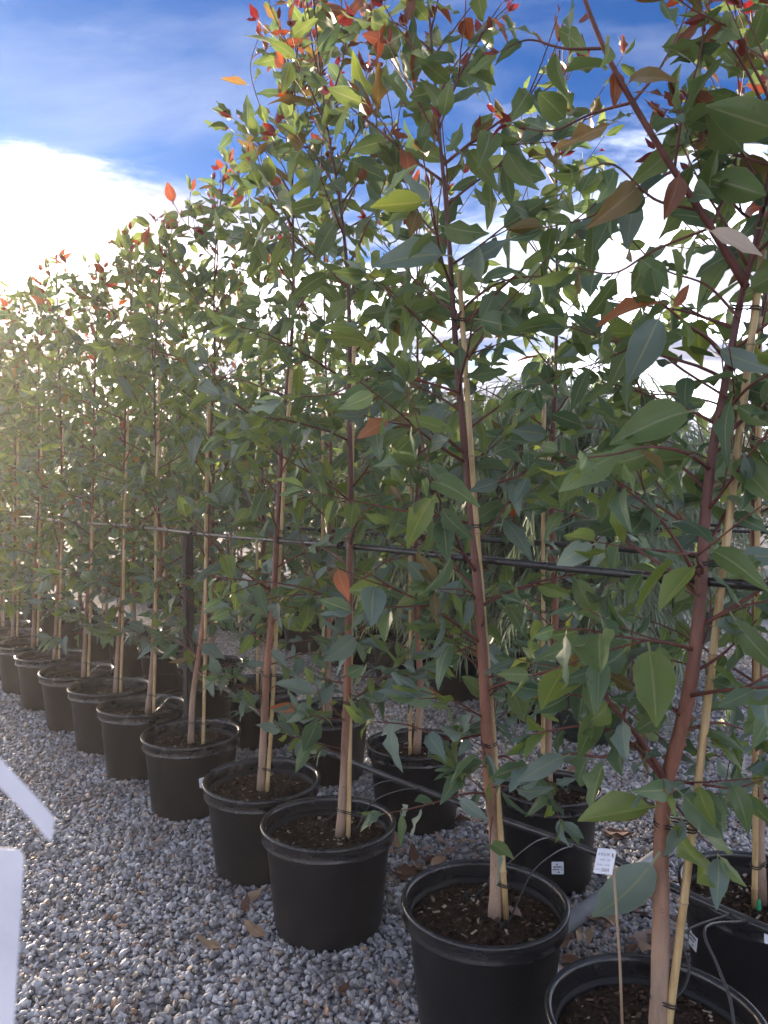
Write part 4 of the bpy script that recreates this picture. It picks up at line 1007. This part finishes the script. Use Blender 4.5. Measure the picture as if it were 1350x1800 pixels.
# thin dripper tubes from the line into the front row pots
for k in range(1, 9):
    b = row1[k]; rg = random.Random(900 + k); s = b.dot(DROW) + rg.uniform(-0.04, 0.06)
    st = min(irr, key=lambda v: abs(v.dot(DROW) - s)); zt = SOIL_Z + 0.004
    for q in range(2 if 0 < k < 6 else 1):
        e = b + DROW * (0.09 if q else -0.07) + NROW * rg.uniform(-0.03, 0.05) + Vector((0, 0, zt))
        over = b + NROW * 0.17 + DROW * (0.06 if q else -0.02) + Vector((0, 0, POT_H + 0.035))
        s2 = st + DROW * (0.05 if q else -0.03)
        s2 = min(irr, key=lambda v: (v - s2).length)
        low = over.lerp(e, 0.55); low.z = SOIL_Z + 0.03
        pts = smooth_path([s2, s2.lerp(over, 0.45) + Vector((0, 0, 0.015 if k else -0.02)), over, low, e.lerp(low, 0.3) + Vector((0, 0, -0.012)), e], 5)
        side = 'stick tag pot' if k == 0 else '%s front row pot from the stick tag pot' % ORD[k]
        o = tube_thing('dripper_tube', pts, 0.0024, M_DRIP, 'thin black dripper tube feeding the ' + side, 'tube', 6, 'thin dripper tubes looping into the front row pots')
        c = MB(); ee = e - o.location; c.tube([ee + Vector((0, 0, -0.006)), ee + Vector((0, 0, 0.012)), ee + Vector((0, 0, 0.016))], [0.006, 0.0055, 0.003], 8); ob('emitter', c.mesh('emitter', M_TIE), o)
# stray tube hanging down across the rim of the tagged pot
tp = [at_y(1235, 1598, 1.72), at_y(1240, 1630, 1.70), at_y(1262, 1700, 1.62), at_y(1284, 1760, 1.56), at_y(1296, 1815, 1.50)]
tp[0] = min(irr, key=lambda v: (v - tp[0]).length)
tp[-1] = Vector((tp[-1].x, tp[-1].y, SOIL_Z + 0.01))
tube_thing('dripper_tube', smooth_path(tp, 5), 0.0034, M_PIPE, 'thick dripper tube bending down over the back rim of the stick tag pot', 'tube', 7)
t2 = [at_y(1196, 1566, 1.74), at_y(1202, 1640, 1.70), at_y(1211, 1700, 1.66), at_y(1203, 1735, 1.62), at_y(1184, 1757, 1.59), at_y(1172, 1775, 1.57)]
t2[0] = min(irr, key=lambda v: (v - t2[0]).length)
tube_thing('dripper_tube', smooth_path(t2, 5), 0.0030, M_TIE, 'thin dripper tube curling down to the stake in the stick tag pot', 'tube', 7)
# grey conduit on the ground across the rows
c0, c1 = at_z(985, 1634, 0.03), at_z(1300, 1398, 0.03); u = (c1 - c0).normalized()
tube_thing('conduit_pipe', [c0 - u * 0.06, c0.lerp(c1, 0.33) + Vector((0, 0, 0.003)), c0.lerp(c1, 0.66), c1 + u * 0.9], 0.026, M_PVC, 'grey plastic conduit lying on the gravel across the rows', 'pipe', 20)
# green dripper bits
def green_bit(p, label, s=1.0, group=None):
    b = MB(); b.lathe([(0.0, 0.0), (0.006 * s, 0.0), (0.006 * s, 0.006 * s), (0.0035 * s, 0.009 * s), (0.003 * s, 0.02 * s), (0.0, 0.021 * s)], 10)
    thing('drip_emitter', label, 'dripper', p, group, b.mesh('drip_emitter', M_GREEN))
green_bit(at_z(608, 1662, 0.012), 'small green dripper cap lying on the gravel below a pot', 0.9)
q = row2[0]
green_bit(q + Vector((-0.02, -0.03, SOIL_Z - 0.002)), 'green dripper cap on the soil beside the trunk of the narrow sticker pot', 1.5)
green_bit(q + Vector((0.05, -0.10, SOIL_Z - 0.004)), 'green dripper cap on the soil near the rim of the narrow sticker pot', 1.2)

# ------------------------------------------------------------------ tags and stickers
def text_mesh(body, size, m):
    cu = bpy.data.curves.new('lettering', 'FONT'); cu.body = body; cu.size = size; cu.align_x = 'CENTER'; cu.align_y = 'CENTER'
    to = bpy.data.objects.new('tmp', cu); COL.objects.link(to); bpy.context.view_layer.update()
    me = bpy.data.meshes.new_from_object(to.evaluated_get(bpy.context.evaluated_depsgraph_get())); bpy.data.objects.remove(to); bpy.data.curves.remove(cu)
    me.materials.clear(); me.materials.append(m); return me
def card_mesh(w, h, th=0.0008, r=0.004, m=M_CARD, name='card', bow=0.0):
    b = MB(); n = 5; ring = []
    for cx, cy, a0 in ((w / 2 - r, h / 2 - r, 0), (-w / 2 + r, h / 2 - r, 90), (-w / 2 + r, -h / 2 + r, 180), (w / 2 - r, -h / 2 + r, 270)):
        for k in range(n): a = math.radians(a0 + 90 * k / (n - 1)); ring.append((cx + r * math.cos(a), cy + r * math.sin(a)))
    N_ = len(ring); V = [(x, y, th / 2 + bow * (x / w) ** 2) for x, y in ring] + [(x, y, -th / 2 + bow * (x / w) ** 2) for x, y in ring] + [(0, 0, th / 2), (0, 0, -th / 2)]
    Fq = [(j, N_ + j, N_ + (j + 1) % N_, (j + 1) % N_) for j in range(N_)]
    for j in range(0, N_, 2):
        Fq.append((2 * N_, j, (j + 1) % N_, (j + 2) % N_)); Fq.append((2 * N_ + 1, N_ + (j + 2) % N_, N_ + (j + 1) % N_, N_ + j))
    b.add(V, Fq); return b.mesh(name, m, False)
def print_lines(lines, z=0.0006, m=M_GINK):
    """rows of broken dashes standing for print too small to read: (y, x0, x1, height, seed)"""
    b = MB()
    for y, x0, x1, hh, sd_ in lines:
        rg = random.Random(sd_); x = x0
        while x < x1:
            w = rg.uniform(0.5, 1.2) * hh; e = min(x1, x + w)
            if rg.random() < 0.86: b.box((x, y - hh / 2 * rg.uniform(0.6, 1), z - 0.0001), (e, y + hh / 2 * rg.uniform(0.6, 1), z + 0.0001))
            x = e + hh * 0.28
    return b.mesh('lettering', m, False)
def stick_tag(foot, top, w, h, label, yaw=0.25, tiltz=-0.2, letter=True, fold=True):
    root = thing('stick_tag', label, 'tag', foot); u = (top - foot); b = MB()
    b.tube([Vector((0, 0, 0)), u * 0.5 + Vector((0.003, 0, 0)), u], [0.0030, 0.0028, 0.0024], 7); ob('stick', b.mesh('stick', M_WOOD), root)
    # upside down card, fixed to the stick along its right edge
    c = u + Vector((-w / 2 * math.cos(yaw) + 0.002, -0.004, -h * 0.28))
    M = Matrix.Translation(c) @ Matrix.Rotation(yaw, 4, 'Z') @ Matrix.Rotation(math.pi / 2, 4, 'X') @ Matrix.Rotation(tiltz, 4, 'Z')
    cd_ = ob('card', card_mesh(w, h), root, M=M)
    if fold:
        ob('folded_edge', card_mesh(0.008, h * 0.97, 0.0006, 0.002, name='folded_edge'), cd_, M=Matrix.Translation((w / 2 - 0.004, 0, 0.0022)) @ Matrix.Rotation(-0.5, 4, 'Y'))
    ob('lettering', print_lines([(h * 0.28, -w * 0.42, w * 0.34, h * 0.13, 1), (h * 0.06, -w * 0.40, w * 0.36, h * 0.07, 2), (-h * 0.14, -w * 0.40, w * 0.34, h * 0.06, 3), (-h * 0.33, -w * 0.42, -w * 0.15, h * 0.06, 4)]), cd_)
    if letter:
        t = text_mesh('HXI', h * 0.20, M_INK); ob('handwriting', t, cd_, M=Matrix.Translation((w * 0.12, -h * 0.33, 0.0008)) @ Matrix.Rotation(math.pi, 4, 'Z'))
    return root
b0 = row1[0]
ft = at_y(1098, 1800, 1.50); ft = Vector((ft.x, ft.y, SOIL_Z - 0.03))
stick_tag(ft, at_y(1077, 1500, 1.50), 0.040, 0.050, 'white plant tag with printed lines on a thin stick in the front pot')
ft = row2[0] + Vector((0.02, 0.06, SOIL_Z - 0.03))
stick_tag(ft, at_y(1329, 1335, 2.12), 0.045, 0.052, 'white plant tag on a stick beside the trunk in the narrow sticker pot', 0.2, -0.22)
def sticker(pot_c, scale, ang, z, w, h, label, lines=True):
    """a paper sticker wrapped flat on the pot's wall"""
    R = np.interp(z, [0, 0.02, 0.15, 0.29], [0.172, 0.176, 0.190, 0.203]) * scale
    n = Vector((math.cos(ang), math.sin(ang), 0)); p = pot_c + n * (R + 0.0022) + Vector((0, 0, z))
    me = card_mesh(w, h, 0.0006, 0.003, name='pot_sticker', bow=-w * w / (2 * R) * 1.0)
    o = thing('pot_sticker', label, 'sticker', p, None, me)
    o.rotation_euler = (Matrix.Rotation(ang + math.pi / 2, 4, 'Z') @ Matrix.Rotation(math.radians(84), 4, 'X')).to_euler()
    if lines: ob('lettering', print_lines([(h * 0.30, -w * 0.12, w * 0.18, h * 0.12, 5), (h * 0.10, -w * 0.36, w * 0.36, h * 0.13, 6), (-h * 0.10, -w * 0.38, w * 0.38, h * 0.13, 7), (-h * 0.32, -w * 0.14, w * 0.16, h * 0.12, 8)], 0.0008, M_INK), o)
def face_angle(c): d = cam.location - c; return math.atan2(d.y, d.x)
sticker(row2[1], 0.86, face_angle(row2[1]) + 0.20, 0.115, 0.042, 0.042, 'square white sticker printed with dark lines on a second row pot')
sticker(row2[0], 0.97, face_angle(row2[0]) - 1.05, 0.20, 0.045, 0.050, 'narrow white sticker on the side of a second row pot')
sticker(row1[1], 1.0, face_angle(row1[1]) + 1.42, 0.17, 0.045, 0.045, 'white sticker edge on the side of the leaning tree pot', False)
sticker(row2[0], 1.06, face_angle(row2[0]) + 0.10, POT_H - 0.022, 0.026, 0.026, 'round white label on the rim of the narrow sticker pot', False)
# small tag clipped at the fourth pot's rim
p = at_y(362, 1362, row1[3].y); rc = row1[3]
dirv = (Vector((p.x, p.y, 0)) - rc); dirv.z = 0; dirv.normalize(); p = rc + dirv * 0.226 + Vector((0, 0, POT_H - 0.014))
o = thing('rim_tag', 'small white tag clipped to the rim of the fourth front row pot', 'tag', p, None, card_mesh(0.030, 0.038, name='rim_tag'))
o.rotation_euler = (math.pi / 2, -0.1, 0.45)
# white hanging label on a cane close to the camera
def near_label():
    y = 0.50; foot = at_y(-95, 1600, y + 0.02); foot.z = -0.05
    root = thing('cane_label', 'large blank white plant label with a torn strap on a cane in the aisle', 'label', foot)
    b = MB(); H_ = 1.36; b.tube([Vector((0, 0, 0)), Vector((0.004, 0, H_ * 0.5)), Vector((0, 0, H_))], 0.006, 10); ob('cane', b.mesh('cane', M_CANE), root)
    a = at_y(40, 1487, y) - foot; w, h = 0.066, 0.15
    M = Matrix.Translation(Vector((a.x - w / 2 - 0.004, a.y, a.z - h / 2))) @ Matrix.Rotation(math.pi / 2, 4, 'X') @ Matrix.Rotation(-0.07, 4, 'Z')
    ob('card', card_mesh(w, h, 0.001, 0.006, M_LABEL), root, M=M)
    top = [(-130, 1268), (-60, 1295), (0, 1332), (50, 1386), (97, 1438)]; bot = [(-130, 1318), (-60, 1345), (0, 1384), (50, 1436), (90, 1482)]
    m = MB(); V = []
    for t in (0, 0.0012):
        for p_ in top: V.append(at_y(p_[0], p_[1], y - 0.012 + t) - foot)
        for p_ in bot: V.append(at_y(p_[0], p_[1], y - 0.012 + t) - foot)
    n = len(top); Fq = []
    for i in range(n - 1):
        Fq.append((i, n + i, n + i + 1, i + 1)); o2 = 2 * n; Fq.append((o2 + i, o2 + i + 1, o2 + n + i + 1, o2 + n + i))
        Fq.append((i, i + 1, o2 + i + 1, o2 + i)); Fq.append((n + i, o2 + n + i, o2 + n + i + 1, n + i + 1))
    Fq.append((n - 1, 2 * n - 1, 4 * n - 1, 3 * n - 1))
    m.add([tuple(v) for v in V], Fq); ob('strap', m.mesh('strap', M_LABEL, False), root)
near_label()

# ------------------------------------------------------------------ fallen leaves
DV = []
for i in range(6):
    v, f, u = leaf_arrays(rs, width=rs.uniform(0.36, 0.52), bend=rs.uniform(-0.28, 0.2), fold=rs.uniform(-0.12, 0.22), wave=rs.uniform(0.05, 0.10), stalk=0.12, curl=rs.uniform(-0.25, 0.25), side=rs.uniform(-0.2, 0.2))
    v = v.copy(); v[:, 2] -= v[:, 2].min(); DV.append((v, f, u))
DM = {}
def dry_mesh(vi, mi):
    if (vi, mi) not in DM: v, f, u = DV[vi]; DM[(vi, mi)] = npmesh('fallen_leaf', v, f, [DRY[mi]], None, True, u)
    return DM[(vi, mi)]
def fallen(p, yaw, L, vi, mi, label, group):
    o = thing('fallen_leaf', label, 'leaf', p, group, dry_mesh(vi, mi))
    rg = random.Random(int(p.x * 9999) + vi); o.rotation_euler = (rg.uniform(-0.2, 0.2), rg.uniform(-0.35, 0.35), yaw); o.scale = (L, L, L)
KIND = ['brown', 'tan', 'pinkish']
aisle = [((470, 1650), 0.11, 1, 0.9), ((430, 1590), 0.09, 1, -0.3), ((280, 1495), 0.07, 2, 1.4), ((250, 1575), 0.045, 1, 0.4), ((395, 1670), 0.11, 1, 1.15), ((438, 1715), 0.06, 2, 2.2), ((612, 1725), 0.075, 0, 2.9), ((430, 1605), 0.08, 0, 0.2),
         ((370, 1487), 0.05, 2, 0.6), ((290, 1478), 0.05, 2, 1.9), ((105, 1363), 0.04, 1, 1.0), ((80, 1283), 0.06, 1, 2.0), ((425, 1575), 0.05, 1, 2.5), ((150, 1310), 0.06, 2, 0.7), ((640, 1640), 0.05, 0, 1.2), ((700, 1740), 0.05, 2, 0.3)]
for i, ((x, y), L, mi, yaw) in enumerate(aisle):
    fallen(at_z(x, y, 0.014), yaw, L, i % 6, mi, 'dry %s fallen leaf on the open gravel aisle beside the front row' % KIND[mi], '%s fallen leaves on the aisle' % KIND[mi])
rg = random.Random(77)
spots = [((690, 1530), 9, 0.10), ((735, 1515), 7, 0.06), ((815, 1450), 6, 0.10), ((1045, 1670), 10, 0.10), ((1110, 1640), 8, 0.10), ((1130, 1700), 6, 0.10), ((1100, 1450), 8, 0.14), ((1060, 1345), 5, 0.15), ((1020, 1700), 4, 0.06), ((440, 1300), 3, 0.1), ((680, 1210), 4, 0.25), ((860, 1480), 4, 0.08)]
allp = row1 + row2
i = 0
for (x, y), n, sp in spots:
    c = at_z(x, y, 0.014)
    for q in range(n):
        p = c + Vector((rg.gauss(0, sp), rg.gauss(0, sp), 0))
        if any((p - Vector((o.x, o.y, p.z))).length < 0.24 for o in allp): continue
        mi = rg.choice([0, 0, 0, 1, 2, 2]); p.z = 0.012 + rg.uniform(0, 0.012)
        fallen(p, rg.uniform(0, 6.28), rg.uniform(0.07, 0.14), i % 6, mi, 'dry %s fallen leaf on the gravel between the rows of pots' % KIND[mi], '%s fallen leaves between the rows' % KIND[mi]); i += 1
fallen(row1[1] + Vector((0.10, -0.02, SOIL_Z + 0.012)), 0.8, 0.06, 2, 2, 'small pinkish dead leaf on the soil of the leaning tree pot', None)

# ------------------------------------------------------------------ scattering volume added to imitate the warm veil of lens glare
def glare_haze():
    m = bpy.data.materials.new('glare_haze_air'); m.use_nodes = True; t = m.node_tree; t.nodes.clear()
    out = N(t, 'ShaderNodeOutputMaterial'); v = N(t, 'ShaderNodeVolumePrincipled')
    v.inputs['Color'].default_value = (0.98, 0.95, 0.92, 1); v.inputs['Density'].default_value = GLARE_HAZE; v.inputs['Anisotropy'].default_value = 0.6
    t.links.new(v.outputs[0], out.inputs['Volume'])
    b = MB(); b.box((-262, -262, -1.0), (262, 262, 4.6))
    o = ob('glare_haze', b.mesh('glare_haze', m, False), kind='stuff'); tag(o, 'thin warm veil added over the whole nursery to imitate lens glare', 'glare_haze')
if GLARE_HAZE: glare_haze()
